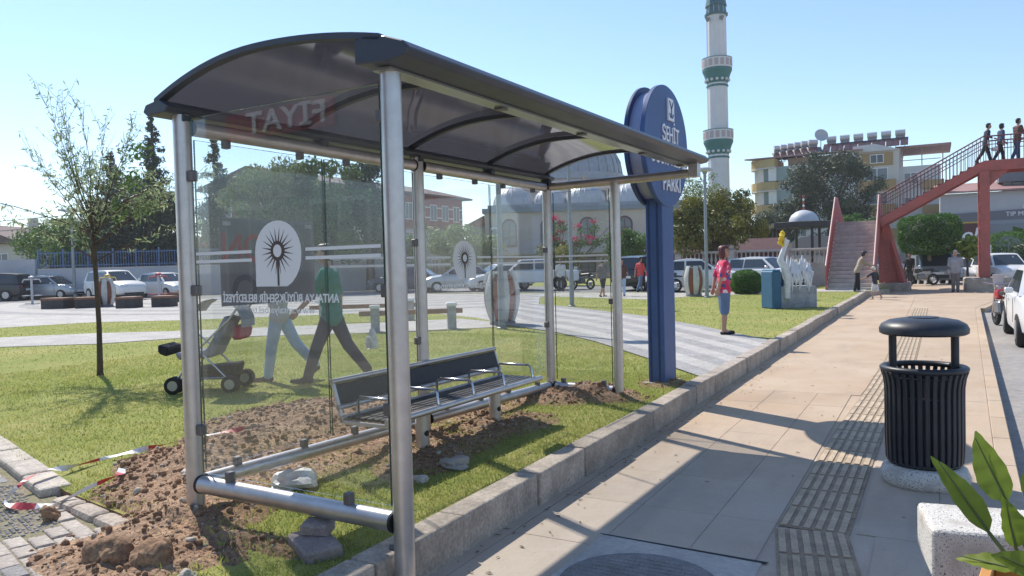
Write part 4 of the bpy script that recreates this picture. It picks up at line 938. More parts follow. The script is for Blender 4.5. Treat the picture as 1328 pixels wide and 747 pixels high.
MB().slab([(-.2,.30,.36),(-.2,.34,.44),(-.2,.0,.46),(-.2,-.22,.84),(-.2,-.28,.80),(-.2,-.06,.38)], (.4,0,0)).build('seat', 'fabric_grey', st, bevel=.02)
vs = []
for i in range(9):
    a = R(28+i*20)
    for j in range(7): x = -.23+j*.46/6; vs.append((x, -.12+.30*math.cos(a)*(1-.1*abs(x)), .74+.30*math.sin(a)*(1-.9*x*x)))
MB().add(vs, [(7*i+j,7*i+j+1,7*i+8+j,7*i+7+j) for i in range(8) for j in range(6)]).build('hood', 'fabric_grey', st, smooth=60)
MB().slab([(-.15,-.26,.56),(-.15,-.38,.56),(-.15,-.41,.70),(-.15,-.30,.74)], (.34,0,0)).build('rear_bag', 'fabric_red', st, bevel=.03)
MB().slab([(-.2,.24,.14),(-.2,-.26,.14),(-.2,-.30,.30),(-.2,.20,.26)], (.4,0,0)).build('basket', mat('fabric_black', (.02,.02,.022), .9), st, bevel=.02)
MB().slab([(-.2,.42,.40),(-.2,.52,.44),(-.2,.52,.54),(-.2,.40,.50)], (.4,0,0)).build('foot_rest', 'fabric_black', st, bevel=.02)

# ------------------------------------------------------------ vehicles (local +y = forward)
def interp(tab, x):
    xs = [t[0] for t in tab]
    return [float(np.interp(x, xs, [t[k] for t in tab])) for k in range(1, len(tab[0]))]
def car(label, loc, rz_, paint, kind='hatch', group='parked cars', scale=1.0):
    o = thing('car', label, 'car', loc, rz_, group); o.scale = (scale,)*3
    P = {'hatch': dict(L=4.0, tab=[(-2.0,.45,.50,.66),(-1.94,.34,.72,.86),(-1.5,.24,.80,.93),(-.6,.20,.83,.92),(.55,.20,.83,.92),(.95,.21,.82,.93),(1.5,.23,.79,.84),(1.84,.27,.72,.70),(1.97,.36,.56,.60),(2.0,.42,.50,.56)], ws=(1.05,.90,.25,1.45), rear=(-1.72,1.42,-1.93,.90), wb=1.25),
         'suv': dict(L=4.4, tab=[(-2.2,.50,.56,.80),(-2.14,.38,.80,1.0),(-1.6,.28,.88,1.06),(-.6,.25,.90,1.05),(.7,.25,.90,1.05),(1.1,.26,.89,1.06),(1.7,.28,.86,1.0),(2.04,.32,.80,.88),(2.17,.40,.66,.76),(2.2,.46,.60,.70)], ws=(1.15,1.03,.35,1.66), rear=(-1.9,1.62,-2.12,1.02), wb=1.35),
         'sedan': dict(L=4.5, tab=[(-2.25,.45,.52,.66),(-2.18,.34,.76,.90),(-1.5,.26,.82,.97),(-.7,.20,.85,.94),(.6,.20,.85,.93),(1.0,.21,.84,.94),(1.65,.23,.81,.86),(2.05,.27,.74,.72),(2.2,.36,.60,.62),(2.25,.42,.52,.58)], ws=(1.10,.91,.25,1.44), rear=(-1.05,1.40,-1.62,.95), wb=1.35)}[kind]
    # body loft: stations along y; columns: z_bottom, half width, z_shoulder
    ys = np.unique(np.r_[np.linspace(P['tab'][0][0], P['tab'][-1][0], 26), [t[0] for t in P['tab']]]); vs = []; N = 13
    for y in ys:
        zb, w, zt = interp(P['tab'], y); zm = (zb+zt)/2
        half = [(0,zt+.035),(.45*w,zt+.028),(.80*w,zt+.005),(.95*w,zt-.05),(w,zm+.08),(.985*w,zm-.06),(.95*w,zb+.06),(.85*w,zb)]
        sec = [(x,z) for x,z in half] ; full = [(-x,z) for x,z in sec[::-1]][:-1] + sec
        vs += [(x,y,z) for x,z in full]; N = len(full)
    fs = [(i*N+k, i*N+k+1, (i+1)*N+k+1, (i+1)*N+k) for i in range(len(ys)-1) for k in range(N-1)] + [(i*N, (i+1)*N, (i+1)*N+N-1, i*N+N-1) for i in range(len(ys)-1)]
    fs += [tuple(range(N)), tuple((len(ys)-1)*N+k for k in reversed(range(N)))]
    mb = MB().add(vs, fs); bo = mb.build('body', paint, o, smooth=38)
    wr = .31 if kind != 'suv' else .36
    # wheel arches cut from the body
    cut = MB()
    for y in (-P['wb'], P['wb']): cut.tube([(-2,y,wr),(2,y,wr)], wr*1.14, 24)
    cm = cut.mesh('c', paint); co = bpy.data.objects.new('c', cm); COL.objects.link(co)
    md = bo.modifiers.new('b', 'BOOLEAN'); md.object = co; md.operation = 'DIFFERENCE'; md.solver = 'EXACT'
    dg = bpy.context.evaluated_depsgraph_get(); dg.update(); nm = bpy.data.meshes.new_from_object(bo.evaluated_get(dg)); bo.modifiers.clear(); bo.data = nm; bpy.data.objects.remove(co)
    W_ = max(t[2] for t in P['tab'])
    und = MB(); und.box(-W_*.72, W_*.72, -P['L']/2+.2, P['L']/2-.2, .22, .55); und.build('underbody', 'plastic_black', o)
    for y in (-P['wb'], P['wb']):
        for sx in (-1,1): wheel(o, (sx*(W_-.11),y,wr), wr, .20)
    # greenhouse
    y1, z1, y2, z2 = P['ws']; y3, z3, y4, z4 = P['rear']; wb_, wt = W_*.90, W_*.70
    A = [(y1,z1),(y2,z2-.02),(y2-.35,z2+.02),((y2+y3)/2,z2+.03),(y3+.25,z3+.01),(y3,z3-.03),(y4,z4)]
    zb = min(z1,z4)-.02
    def hw(z): return wb_ + (wt-wb_)*np.clip((z-.93)/(z2-.93),0,1)
    top = MB(); vs = []; prof = A
    for y, z in prof: w = hw(z); vs += [(-w,y,z),(-w*.5,y,z+.02),(w*.5,y,z+.02),(w,y,z)]
    n = len(prof); fs = [(4*i+k,4*i+k+1,4*i+5+k,4*i+4+k) for i in range(n-1) for k in range(3)]
    base = [(-wb_,y1,zb),(wb_,y1,zb),(wb_,y4,zb),(-wb_,y4,zb)]; b0 = len(vs); vs += base
    fs += [tuple([b0+3]+[4*i for i in range(n-1,-1,-1)]+[b0]), tuple([b0+1]+[4*i+3 for i in range(n)]+[b0+2])]
    top.add(vs, fs); rf_ = top.build('roof', paint, o, smooth=40)
    def lerp2(p, q, t): return (p[0]+(q[0]-p[0])*t, p[1]+(q[1]-p[1])*t)
    def screen(pa, pb, nm):   # front or rear window between two profile points
        a = lerp2(pa, pb, .06); b = lerp2(pa, pb, .93); wa, wb2 = hw(a[1])*.90, hw(b[1])*.88; d = Vector((0,pb[0]-pa[0],pb[1]-pa[1])).normalized(); nn = Vector((1,0,0)).cross(d); nn = nn if nn.z > 0 else -nn
        MB().slab([(-wa,)+a, (-wa*.5,a[0],a[1]+.018), (wa*.5,a[0],a[1]+.018), (wa,)+a, (wb2,)+b, (wb2*.5,b[0],b[1]+.018), (-wb2*.5,b[0],b[1]+.018), (-wb2,)+b], tuple(nn*.012)).build(nm, 'window_glass', o)
    screen(A[0], A[1], 'windscreen'); screen(A[6], A[5], 'rear_window')
    mid = (y2+y3)/2-.05
    for sx in (-1,1):
        def sp(y, z): return Vector((sx*(hw(z)+.002), y, z))
        zl, zh = .97 if kind != 'suv' else 1.09, z2-.07
        fr_ = lambda z: y1+(y2-y1)*np.clip((z-z1)/(z2-z1),0,1); rr_ = lambda z: y4+(y3-y4)*np.clip((z-z4)/(z3-z4),0,1)
        for poly in ([(fr_(zl)-.16,zl),(fr_(zh)-.10,zh),(mid+.04,zh),(mid+.04,zl)], [(mid-.04,zl),(mid-.04,zh),(rr_(zh)+.12,zh),(rr_(zl)+.22,zl)]):
            MB().slab([sp(*q) for q in poly], (sx*.010,0,0)).build('side_window', 'window_glass', o)
        mr = MB().box(-.07,.07,-.05,.05,-.05,.06).build('mirror', paint, o, bevel=.02); mr.location = (sx*(W_+.05), fr_(1.0)-.22, zl+.04)
        for y in (mid, fr_(zl)-.10): MB().bar((sx*(W_+.001),y,.42),(sx*(W_+.0),y,zl-.10),.008,.01).build('door_seam', 'black_gap', o)
        for y in (mid+.18,mid-.72): MB().box(sx*W_-.012,sx*W_+.012,y-.08,y+.08,.80,.825).build('door_handle', paint, o)
    yf = P['L']/2; zf = P['tab'][-2][3]
    for sx in (-1,1):
        h_ = MB(); x0, x1 = sx*W_*.50, sx*W_*.86
        h_.slab([(x0,yf-.055,zf-.02),(x1,yf-.20,zf-.01),(x1*1.01,yf-.30,zf+.10),(x0,yf-.14,zf+.09)], (0,.03,.01)); h_.build('headlight', 'lamp_glass', o, bevel=.008)
        MB().slab([(sx*W_*.60,-yf+.03,.72),(sx*W_*.88,-yf+.10,.72),(sx*W_*.86,-yf+.10,.94),(sx*W_*.62,-yf+.05,.94)], (0,-.035,0)).build('tail_light', 'red_lens', o, bevel=.006)
        MB().tube([(sx*W_*.66,yf-.10,.40),(sx*W_*.66,yf-.055,.40)], .05, 12).build('fog_light', 'lamp_glass', o)
    MB().box(-W_*.44,W_*.44,yf-.10,yf-.035,zf-.06,zf+.04).build('grille', 'plastic_black', o, bevel=.01)
    MB().box(-W_*.6,W_*.6,yf-.10,yf+.005,.33,.42).build('air_intake', 'plastic_black', o, bevel=.01)
    MB().box(-.26,.26,yf-.02,yf+.016,.46,.56).build('number_plate', 'white_paint', o); MB().box(-.26,.26,-yf-.016,-yf+.05,.62,.73).build('number_plate', 'white_paint', o)
    return o
mat('paint_white', (.70,.70,.70), .28, spec=.6); mat('paint_silver', (.42,.44,.46), .3, .4); mat('paint_dark', (.025,.028,.035), .25, spec=.6); mat('paint_blue', (.05,.07,.11), .25, spec=.6); mat('paint_red', (.45,.03,.035), .3); mat('paint_grey', (.16,.17,.18), .3, .3)
G_ = LZ+.014
car('white sport utility car against the wall left of the young tree trunk', (-41.2,27.4,G_), R(-98), 'paint_white', 'suv')
car('white hatchback nearest the shelter in front of the pale wall', (-40.6,30.3,G_), R(-96), 'paint_white', 'hatch')
car('silver white hatchback half hidden behind the brick barrel sculpture', (-48.5,28.0,G_), R(-70), 'paint_silver', 'hatch')
car('dark car at the far left edge by the wall', (-50.6,25.6,G_), R(120), 'paint_dark', 'suv')
car('dark blue sedan behind the middle shelter post', (-26.6,35.6,G_), R(110), 'paint_blue', 'sedan')
car('pale blue grey sedan left of the large barrel', (-23.2,36.0,G_), R(128), 'paint_silver', 'sedan')
car('white car directly behind the large barrel', (-21.3,37.0,G_), R(140), 'paint_white', 'hatch')
car('black hatchback seen left of the blue sign post', (-12.9,36.8,G_), R(0), 'paint_dark', 'suv')
car('white sedan behind the small barrel and lamp post', (-9.5,34.6,G_), R(-75), 'paint_white', 'sedan')
car('white hatchback below the balustrade beside the round bush', (-7.0,37.9,G_), R(-118), 'paint_white', 'hatch')
car('white sedan parked at the kerb on the right edge', (2.15,18.0,-.13), R(180), 'paint_white', 'sedan')
car('white sport utility car facing the camera beside the red column', (3.15,47.8,-.13), R(196), 'paint_white', 'suv')
car('white car behind the man in grey', (1.35,50.5,-.13), R(190), 'paint_white', 'hatch')
car('red car on the far right beyond the white ones', (7.6,52.0,-.13), R(250), 'paint_red', 'hatch')
car('dark grey car parked under the clipped tree', (-2.6,50.0,LZ), R(200), 'paint_grey', 'sedan')
# pickup
pk = thing('pickup_truck', 'white pickup truck in front of the mosque wall', 'pickup', (-18.9,36.4,G_), R(118))
for y in (1.55,-1.5):
    for sx in (-1,1): wheel(pk, (sx*.75,y,.36), .36, .22)
MB().slab([(-.88,2.45,.45),(-.88,2.5,.70),(-.88,2.40,1.02),(-.88,1.15,1.10),(-.88,-2.5,1.05),(-.88,-2.5,.50),(-.88,-1.95,.45),(-.88,-1.85,.75),(-.88,-1.2,.75),(-.88,-1.1,.45),(-.88,1.1,.45),(-.88,1.2,.75),(-.88,1.9,.75),(-.88,2.0,.45)], (1.76,0,0)).build('body', 'paint_white', pk, bevel=.04)
MB().slab([(-.78,1.25,1.08),(-.70,.60,1.68),(-.70,-.75,1.70),(-.78,-.95,1.06)], (1.56,0,0)).build('cab', 'paint_white', pk, bevel=.05)
MB().slab([(-.70,1.215,1.14),(.70,1.215,1.14),(.62,.70,1.62),(-.62,.70,1.62)], (0,.02,.015)).build('windscreen', 'window_glass', pk)
for sx in (-1,1):
    MB().slab([(sx*.78,1.0,1.14),(sx*.78,.52,1.60),(sx*.78,-.10,1.61),(sx*.78,-.10,1.14)], (sx*.02,0,0)).build('side_window', 'window_glass', pk); MB().slab([(sx*.78,-.2,1.14),(sx*.78,-.2,1.61),(sx*.78,-.68,1.60),(sx*.78,-.82,1.14)], (sx*.02,0,0)).build('side_window', 'window_glass', pk)
    MB().box(sx*.55-.18,sx*.55+.18,2.40,2.475,.78,.95).build('headlight', 'lamp_glass', pk); MB().box(sx*.98-.08,sx*.98+.08,.85,.95,1.12,1.30).build('mirror', 'plastic_black', pk)
MB().box(-.40,.40,2.42,2.48,.72,.92).build('grille', 'plastic_black', pk); MB().box(-.8,.8,2.44,2.56,.48,.62).build('bumper', 'chrome', pk, bevel=.02)
# van behind the stairs
vn = thing('van', 'white van with dark windscreen behind the red stair supports', 'van', (-.05,48.8,-.1), R(188))
for y in (1.2,-1.3):
    for sx in (-1,1): wheel(vn, (sx*.72,y,.31), .31, .2)
MB().slab([(-.85,2.05,.30),(-.85,2.1,.75),(-.85,1.85,1.0),(-.85,1.25,1.75),(-.85,.9,1.88),(-.85,-2.1,1.88),(-.85,-2.15,.35)], (1.7,0,0)).build('body', 'paint_silver', vn, bevel=.06)
MB().slab([(-.74,1.845,1.06),(.74,1.845,1.06),(.68,1.31,1.72),(-.68,1.31,1.72)], (0,.03,.02)).build('windscreen', 'window_glass', vn)
for sx in (-1,1):
    MB().box(sx*.58-.16,sx*.58+.16,2.02,2.12,.66,.84).build('headlight', 'lamp_glass', vn); MB().slab([(sx*.85,1.45,1.05),(sx*.85,1.05,1.62),(sx*.85,.45,1.62),(sx*.85,.45,1.05)], (sx*.015,0,0)).build('side_window', 'window_glass', vn)
MB().box(-.5,.5,2.08,2.13,.40,.60).build('grille', 'plastic_black', vn); MB().box(-.26,.26,2.10,2.145,.62,.73).build('number_plate', 'white_paint', vn)
# motorbikes
def motorbike(label, loc, rz_, tank='paint_red'):
    o = thing('motorbike', label, 'motorbike', loc, rz_, 'motorbikes')
    for y in (.62,-.62):
        n, k = 24, 8; Rr, r = .25, .055; vs = [(r*.9*math.sin(2*math.pi*i/k), y+(Rr+r*math.cos(2*math.pi*i/k))*math.cos(2*math.pi*j/n), .305+(Rr+r*math.cos(2*math.pi*i/k))*math.sin(2*math.pi*j/n)) for j in range(n) for i in range(k)]
        w = MB().add(vs, [(j*k+i, ((j+1)%n)*k+i, ((j+1)%n)*k+(i+1)%k, j*k+(i+1)%k) for j in range(n) for i in range(k)]).build('wheel', 'tyre', o, smooth=60)
        MB().tube([(-.05,y,.305),(.05,y,.305)], .10, 12).build('hub', 'rim', w)
        sp = MB(); [sp.bar((0,y,.305),(0,y+.25*math.cos(a),.305+.25*math.sin(a)),.012) for a in np.arange(0,6.2,.7)]; sp.build('spoke', 'rim', w)
    f = MB()
    for sx in (-.08,.08): f.tube([(sx,.62,.305),(sx,.42,.80),(sx,.36,.98)], .022, 8)
    f.tube([(-.34,.28,1.03),(-.15,.36,1.0),(.15,.36,1.0),(.34,.28,1.03)], .016, 8); f.build('fork', 'chrome', o, smooth=60)
    MB().slab([(-.13,.30,.62),(-.13,.34,.84),(-.13,.05,.88),(-.13,-.02,.70)], (.26,0,0)).build('tank', tank, o, bevel=.05, seg=2); MB().slab([(-.11,.02,.74),(-.11,.0,.84),(-.11,-.62,.88),(-.11,-.66,.80),(-.11,-.3,.72)], (.22,0,0)).build('seat', 'plastic_black', o, bevel=.03)
    MB().slab([(-.15,.28,.30),(-.15,.30,.60),(-.15,-.12,.62),(-.15,-.20,.32)], (.30,0,0)).build('engine', 'paint_grey', o, bevel=.04); MB().tube([(.14,-.05,.32),(.16,-.72,.40)], [.03,.05], 10).build('exhaust', 'chrome', o)
    MB().slab([(-.09,-.55,.78),(-.09,-.90,.74),(-.09,-.92,.68),(-.09,-.5,.66)], (.18,0,0)).build('rear_fairing', tank, o, bevel=.02); MB().blob((0,.46,.90), .09, 2, 0).build('headlamp', 'lamp_glass', o, smooth=60)
    MB().slab([(-.09,.50,.95),(.09,.50,.95),(.13,.40,1.22),(-.13,.40,1.22)], (0,.012,.004)).build('windshield', 'lamp_glass', o)
    return o
motorbike('motorbike with red rear parked ahead of the white sedan on the right', (1.42,20.9,-.13), R(10)); motorbike('motorbike standing by the trunk of the clipped tree', (-.55,44.9,0), R(120), 'paint_dark')
motorbike('motorbike near the pickup truck below the pink flowers', (-16.4,37.4,G_), R(70), 'paint_dark'); motorbike('motorbike beside the small barrel, left of the white sedan', (-10.6,33.2,G_), R(80), 'paint_dark')

# ------------------------------------------------------------ trees and plants
def leaf_mesh(clumps, n, size, m, parent, seed=0, aspect=.5, shell=.5, name='crown', flat=.0, droop=0.0, kind=None):
    rs = np.random.RandomState(seed); C = np.array(clumps, float); w = (C[:,3]*C[:,4]*C[:,5])**(2/3.); w /= w.sum(); k = rs.choice(len(C), n, p=w)
    d = rs.normal(size=(n,3)); d /= np.linalg.norm(d, axis=1)[:,None]; r = (shell+(1-shell)*rs.rand(n)**.6)*(1+.22*rs.randn(n)*.5); c = C[k,:3]+d*r[:,None]*C[k,3:6]
    nr = d+rs.normal(size=(n,3))*.55; nr /= np.linalg.norm(nr, axis=1)[:,None]; t = np.cross(nr, rs.normal(size=(n,3))); t[:,2] -= droop; t /= np.linalg.norm(t, axis=1)[:,None]; s = np.cross(nr, t); s /= np.linalg.norm(s, axis=1)[:,None]
    L = (size*rs.uniform(.6,1.35,n))[:,None]; V = np.stack([c-t*L/2, c+s*L*aspect/2, c+t*L/2, c-s*L*aspect/2], 1).reshape(-1,3)
    return npmesh(name, V, np.arange(4*n).reshape(-1,4), m, parent, kind)
def clumpset(c, r, n, cr, seed, zmin=None):
    """uneven clumps spread over an ellipsoid's outer part"""
    rr = random.Random(seed); out = [(c[0],c[1],c[2],r[0]*.62,r[1]*.62,r[2]*.62)]
    while len(out) < n:
        d = Vector((rr.gauss(0,1),rr.gauss(0,1),rr.gauss(0,1))).normalized(); f = rr.uniform(.55,.98); q = rr.uniform(.6,1.25)*cr
        p = (c[0]+d.x*r[0]*f, c[1]+d.y*r[1]*f, c[2]+d.z*r[2]*f)
        if zmin and p[2] < zmin: continue
        out.append(p+(q,q,q*.8))
    return out
def trunk(parent, h, r, limbs, m='trunk', seed=0, base=(0,0), lean=(0,0)):
    rr = random.Random(seed); mb = MB(); pts = [(base[0]+lean[0]*t+rr.uniform(-.03,.03)*h*.1*(t>0), base[1]+lean[1]*t, h*t) for t in (0,.03,.3,.6,1)]
    mb.tube(pts, [r*1.5,r*1.1,r,r*.85,r*.65], 9); o = mb.build('trunk', m, parent, smooth=60); top = Vector(pts[-1])
    for i, q in enumerate(limbs):
        q = Vector(q); a = Vector(pts[3]).lerp(top, rr.uniform(.2,1)); mid = a.lerp(q,.5)+Vector((0,0,.12*(q-a).length)); MB().tube([a,mid,q], [r*.5,r*.32,r*.1], 6).build('limb', m, o, smooth=60)
    return o
def tree(name, label, loc, th, tr, c, r, n, size, m, nc=16, cr=None, seed=0, bark='trunk', cat='tree', shell=.45, aspect=.5, zmin=None, group=None, droop=0):
    o = thing(name, label, cat, loc, 0, group); cl = clumpset(c, r, nc, cr or min(r)*.45, seed, zmin)
    rr = random.Random(seed); trunk(o, th, tr, [cl[i][:3] for i in rr.sample(range(1,len(cl)), min(6,len(cl)-1))], bark, seed)
    leaf_mesh(cl, n, size, m, o, seed, aspect, shell, droop=droop); return o
# slender young tree on the lawn
yt = thing('young_tree', 'slender young tree with sparse narrow leaves on the lawn', 'tree', (-10.33,6.59,LZ))
mb = MB().tube([(0,0,-.05),(0,0,.05),(.02,.0,.7),(-.015,.01,1.3),(-.03,.0,1.9),(-.06,.0,2.25)], [.06,.042,.034,.032,.028,.022], 9); yo = mb.build('trunk', 'trunk', yt, smooth=60)
rr = random.Random(21); LP = []; bm_ = MB(); tw = MB(); R0 = Vector((math.cos(YAW),math.sin(YAW),0)); F0 = Vector((-math.sin(YAW),math.cos(YAW),0))
for i in range(30):
    az = rr.uniform(0,6.283); sp_a = R(rr.choice((12,22,35,48,60,66))+rr.uniform(-6,6)); L = rr.uniform(1.2,1.8)*(1.05 if sp_a < .5 else .95)
    d = R0*(math.cos(az)*math.sin(sp_a)*1.4-.24)+F0*math.sin(az)*math.sin(sp_a)+Vector((0,0,math.cos(sp_a))); d.normalize()
    p = Vector((-.03,0,rr.uniform(1.55,2.3))); pts = [p]; q = d.copy()
    for s in range(7):
        q = (q+Vector((rr.uniform(-.13,.13),rr.uniform(-.13,.13),.10 if sp_a < .7 else -.03*s+.06))).normalized(); p = p+q*L/7; pts.append(p)
    bm_.tube(pts, [.011-.0014*k for k in range(8)], 5)
    for s in range(2, 8):
        for j in range(3):
            t = (q+Vector((rr.uniform(-1,1),rr.uniform(-1,1),rr.uniform(-.3,.8)))*.75).normalized(); l = rr.uniform(.14,.42); e = pts[s]+t*l*.6; f = e+(t+Vector((0,0,-.35 if sp_a > .7 else .25))).normalized()*l*.5
            tw.tube([pts[s],e,f], [.0035,.0025,.0015], 3)
            for k in range(rr.choice((3,6,9))): LP.append(pts[s].lerp(e,rr.uniform(.3,1)) if rr.random() < .45 else e.lerp(f,rr.random()))
    for k in range(8): LP.append(pts[6].lerp(pts[7],rr.random()))
bm_.build('branch', 'trunk', yo, smooth=60); tag(tw.build('twig', 'trunk', yo), kind='stuff')
P_ = np.array([p[:] for p in LP]); n = len(P_); rs = np.random.RandomState(5); t = rs.normal(size=(n,3)); t[:,2] -= .4; t /= np.linalg.norm(t,axis=1)[:,None]; s = np.cross(t, rs.normal(size=(n,3))); s /= np.linalg.norm(s,axis=1)[:,None]
L = rs.uniform(.05,.11,n)[:,None]; V = np.stack([P_, P_+t*L*.5+s*L*.11, P_+t*L, P_+t*L*.5-s*L*.11],1).reshape(-1,3); npmesh('crown', V, np.arange(4*n).reshape(-1,4), 'leaf_pale', yt)
rs2 = np.random.RandomState(8)
lowl = [tuple(R0*a)[:2]+(z,)+r for a, z, r in ((.35,2.3,(.16,.16,.2)),(.55,2.75,(.26,.26,.3)),(.62,3.15,(.24,.24,.16)),(.72,2.35,(.2,.2,.22)))]
leaf_mesh(lowl, 430, .08, 'leaf_green', yt, 6, .35, .2, 'foliage')

def spire(label, loc, h, r, n, seed, m='leaf_dark', levels=22, z0=.5):
    o = thing('conifer_tree', label, 'tree', loc, 0); trunk(o, h*.96, .14, [], 'trunk', seed); rr = random.Random(seed); cl = []; br = MB()
    for i in range(levels):
        f = (i+.5)/levels; z = z0+(h-z0)*f; R_ = r*(1-f)**.8*(.75+.4*rr.random()); k = max(3, int(7*(1-f)+2))
        for j in range(k):
            a = rr.uniform(0,6.28)
            if rr.random() < .12: continue
            q = R_*rr.uniform(.75,1.15); br.tube([(0,0,z),(math.cos(a)*q*.5,math.sin(a)*q*.5,z-.02*q),(math.cos(a)*q,math.sin(a)*q,z+.12*q)], [.03,.02,.01], 4)
            for e in (.45,.75,1.0): cl.append((math.cos(a)*q*e,math.sin(a)*q*e,z+.08*q*e,.20+.26*R_*(1.1-e*.5),.20+.26*R_*(1.1-e*.5),.20+.12*R_))
    br.build('branch', 'trunk', o); leaf_mesh(cl, n, .30, m, o, seed, .4, .2); return o
spire('tall dark conifer rising just left of the left shelter post', (-50.3,36.8,0), 13.6, 2.1, 16000, 3, levels=34)
spire('smaller dark conifer seen through the shelter glass beside the left post', (-47.4,39.9,0), 11.7, 2.2, 14000, 4, levels=30)
spire('dark conifer crown behind the leafy tree at left', (-52.0,34.6,0), 10.6, 2.6, 13000, 6, levels=28)
tree('leafy_tree', 'broad mid green leafy tree behind the pale wall at far left', (-51.5,29.8,0), 2.6, .18, (0,0,3.4), (3.6,3.0,2.0), 7500, .26, 'leaf_green', 20, 1.0, 11)
tree('dark_tree', 'large dark tree behind the blue fence', (-49.0,34.6,0), 3, .25, (0,0,4.8), (4.4,3.2,3.7), 12000, .30, 'leaf_dark', 28, 1.2, 12)
tree('willow_tree', 'tall pale green weeping tree seen through the end glass', (-36.4,35.2,0), 3.4, .25, (0,0,5.6), (3.9,3.2,3.4), 15000, .30, 'leaf_willow', 34, 1.0, 13, aspect=.3, shell=.3, droop=.6)
tree('tall_tree', 'dark green tree behind the walking man right of the pale one', (-33.2,36.4,0), 3.6, .3, (0,0,5.2), (2.5,2.5,3.4), 10000, .28, 'leaf_green', 26, 1.0, 14)
tree('dark_tree', 'dark tree crown filling the glass behind the front post', (-32.0,39.0,0), 3.6, .3, (0,0,5.4), (2.0,2.0,3.2), 8000, .28, 'leaf_dark', 22, .9, 15)
tree('shrub_tree', 'low bright green shrub at the foot of the red brick building', (-30.6,41.6,0), 1.2, .12, (0,0,2.1), (1.2,1.2,1.4), 4500, .24, 'leaf_hedge', 16, .7, 16)
tree('shrub_tree', 'olive green tree between the brick building and the mosque corner', (-35.0,55.0,0), 2.0, .14, (0,0,3.6), (3.6,2.6,2.2), 7000, .26, 'leaf_willow', 22, .9, 17)
tree('shrub_tree', 'yellow green shrub in front of the mosque wall', (-20.6,44.0,0), 1.0, .1, (0,0,2.0), (1.9,1.5,1.2), 3500, .18, 'leaf_olive', 14, .5, 18)
tree('shrub_tree', 'dense dark green tree right of the mosque flowers', (-17.6,48.4,0), 1.4, .14, (0,0,2.5), (1.9,1.9,1.6), 6500, .18, 'leaf_green', 20, .6, 19)
tree('orange_tree', 'round orange tree with dense yellow green crown behind the lamp', (-10.2,40.6,LZ), 2.0, .16, (0,0,3.35), (2.85,2.5,1.8), 19000, .17, 'leaf_olive', 48, .6, 20, shell=.55)
tree('pine_tree', 'large dark pine in front of the ochre apartment block', (-8.0,74.0,0), 5.2, .35, (0,0,7.0), (4.5,4.0,4.7), 22000, .34, 'leaf_pine', 46, 1.15, 22, aspect=.3, shell=.35)
tree('pine_tree', 'lower spreading pine bough left of the large pine', (-12.0,72.0,0), 3.2, .25, (0,0,4.4), (3.3,2.8,2.4), 10000, .32, 'leaf_pine', 20, .9, 23, aspect=.3, shell=.35)
tree('sparse_tree', 'thin sparse tree in front of the minaret base', (-14.2,52.0,0), 4.6, .10, (0,0,6.3), (2.3,2.0,1.9), 1500, .24, 'leaf_willow', 26, .5, 24, aspect=.3, shell=.1)
tree('small_tree', 'small bright green tree behind the red stairs', (-4.9,66.0,0), 2.6, .15, (0,0,3.7), (1.7,1.6,1.4), 3500, .22, 'leaf_hedge', 14, .6, 25)
tree('banana_plant', 'young yellow green banana plant behind the man in grey', (1.55,46.0,0), 1.2, .07, (0,0,1.8), (.45,.45,.85), 240, .6, 'leaf_broad', 6, .3, 26, cat='plant', aspect=.28, shell=.2)
def hedge_box(name, label, loc, size, n, m, seed, th=0, leaf=.10, sup=4.0):
    """clipped foliage: leaves crowded on a rounded box"""
    o = thing(name, label, 'tree' if th else 'hedge', loc); rs = np.random.RandomState(seed); d = rs.normal(size=(n,3)); k = (np.abs(d)**sup).sum(1)**(1/sup); d /= k[:,None]; nb = fbm(d[:,0]*3+d[:,2]*2+5, d[:,1]*3+7, seed)-.5
    c = d*np.array(size)/2*(1-.12*rs.rand(n)**2+.30*nb)[:,None]+[0,0,th+size[2]/2]; t = rs.normal(size=(n,3)); t /= np.linalg.norm(t,axis=1)[:,None]; s = np.cross(t, rs.normal(size=(n,3))); s /= np.linalg.norm(s,axis=1)[:,None]; L = (leaf*rs.uniform(.7,1.3,n))[:,None]
    V = np.stack([c-t*L/2, c+s*L*.3, c+t*L/2, c-s*L*.3],1).reshape(-1,3); npmesh('crown', V, np.arange(4*n).reshape(-1,4), m, o)
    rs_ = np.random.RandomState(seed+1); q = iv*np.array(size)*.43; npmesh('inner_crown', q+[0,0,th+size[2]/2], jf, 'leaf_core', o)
    if th: trunk(o, th+.5, .13, [(size[0]*.25,0,th+.6),(-size[0]*.25,.1,th+.6)], 'bark_grey', seed)
    return o
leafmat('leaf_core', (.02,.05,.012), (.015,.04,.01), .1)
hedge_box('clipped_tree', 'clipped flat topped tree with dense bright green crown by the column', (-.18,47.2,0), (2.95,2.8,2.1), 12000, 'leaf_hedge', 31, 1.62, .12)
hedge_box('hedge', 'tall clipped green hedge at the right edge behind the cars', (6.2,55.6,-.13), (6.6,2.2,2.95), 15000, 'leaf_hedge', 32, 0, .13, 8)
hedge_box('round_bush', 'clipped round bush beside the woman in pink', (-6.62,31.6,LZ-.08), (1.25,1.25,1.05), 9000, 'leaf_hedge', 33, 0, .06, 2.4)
tag(rock('painted_boulder', 'bright blue painted boulder beside the round bush', 'boulder', -6.05,32.6,.42, mat('paint_sky', (.05,.22,.50), .6), (1,.8,.9), 41, LZ-.1))
bg = thing('bougainvillea', 'climbing bougainvillea with pink flowers against the mosque', 'plant', (-20.6,45.4,0))
mb = MB(); rr = random.Random(12); cl = []; pk_ = []
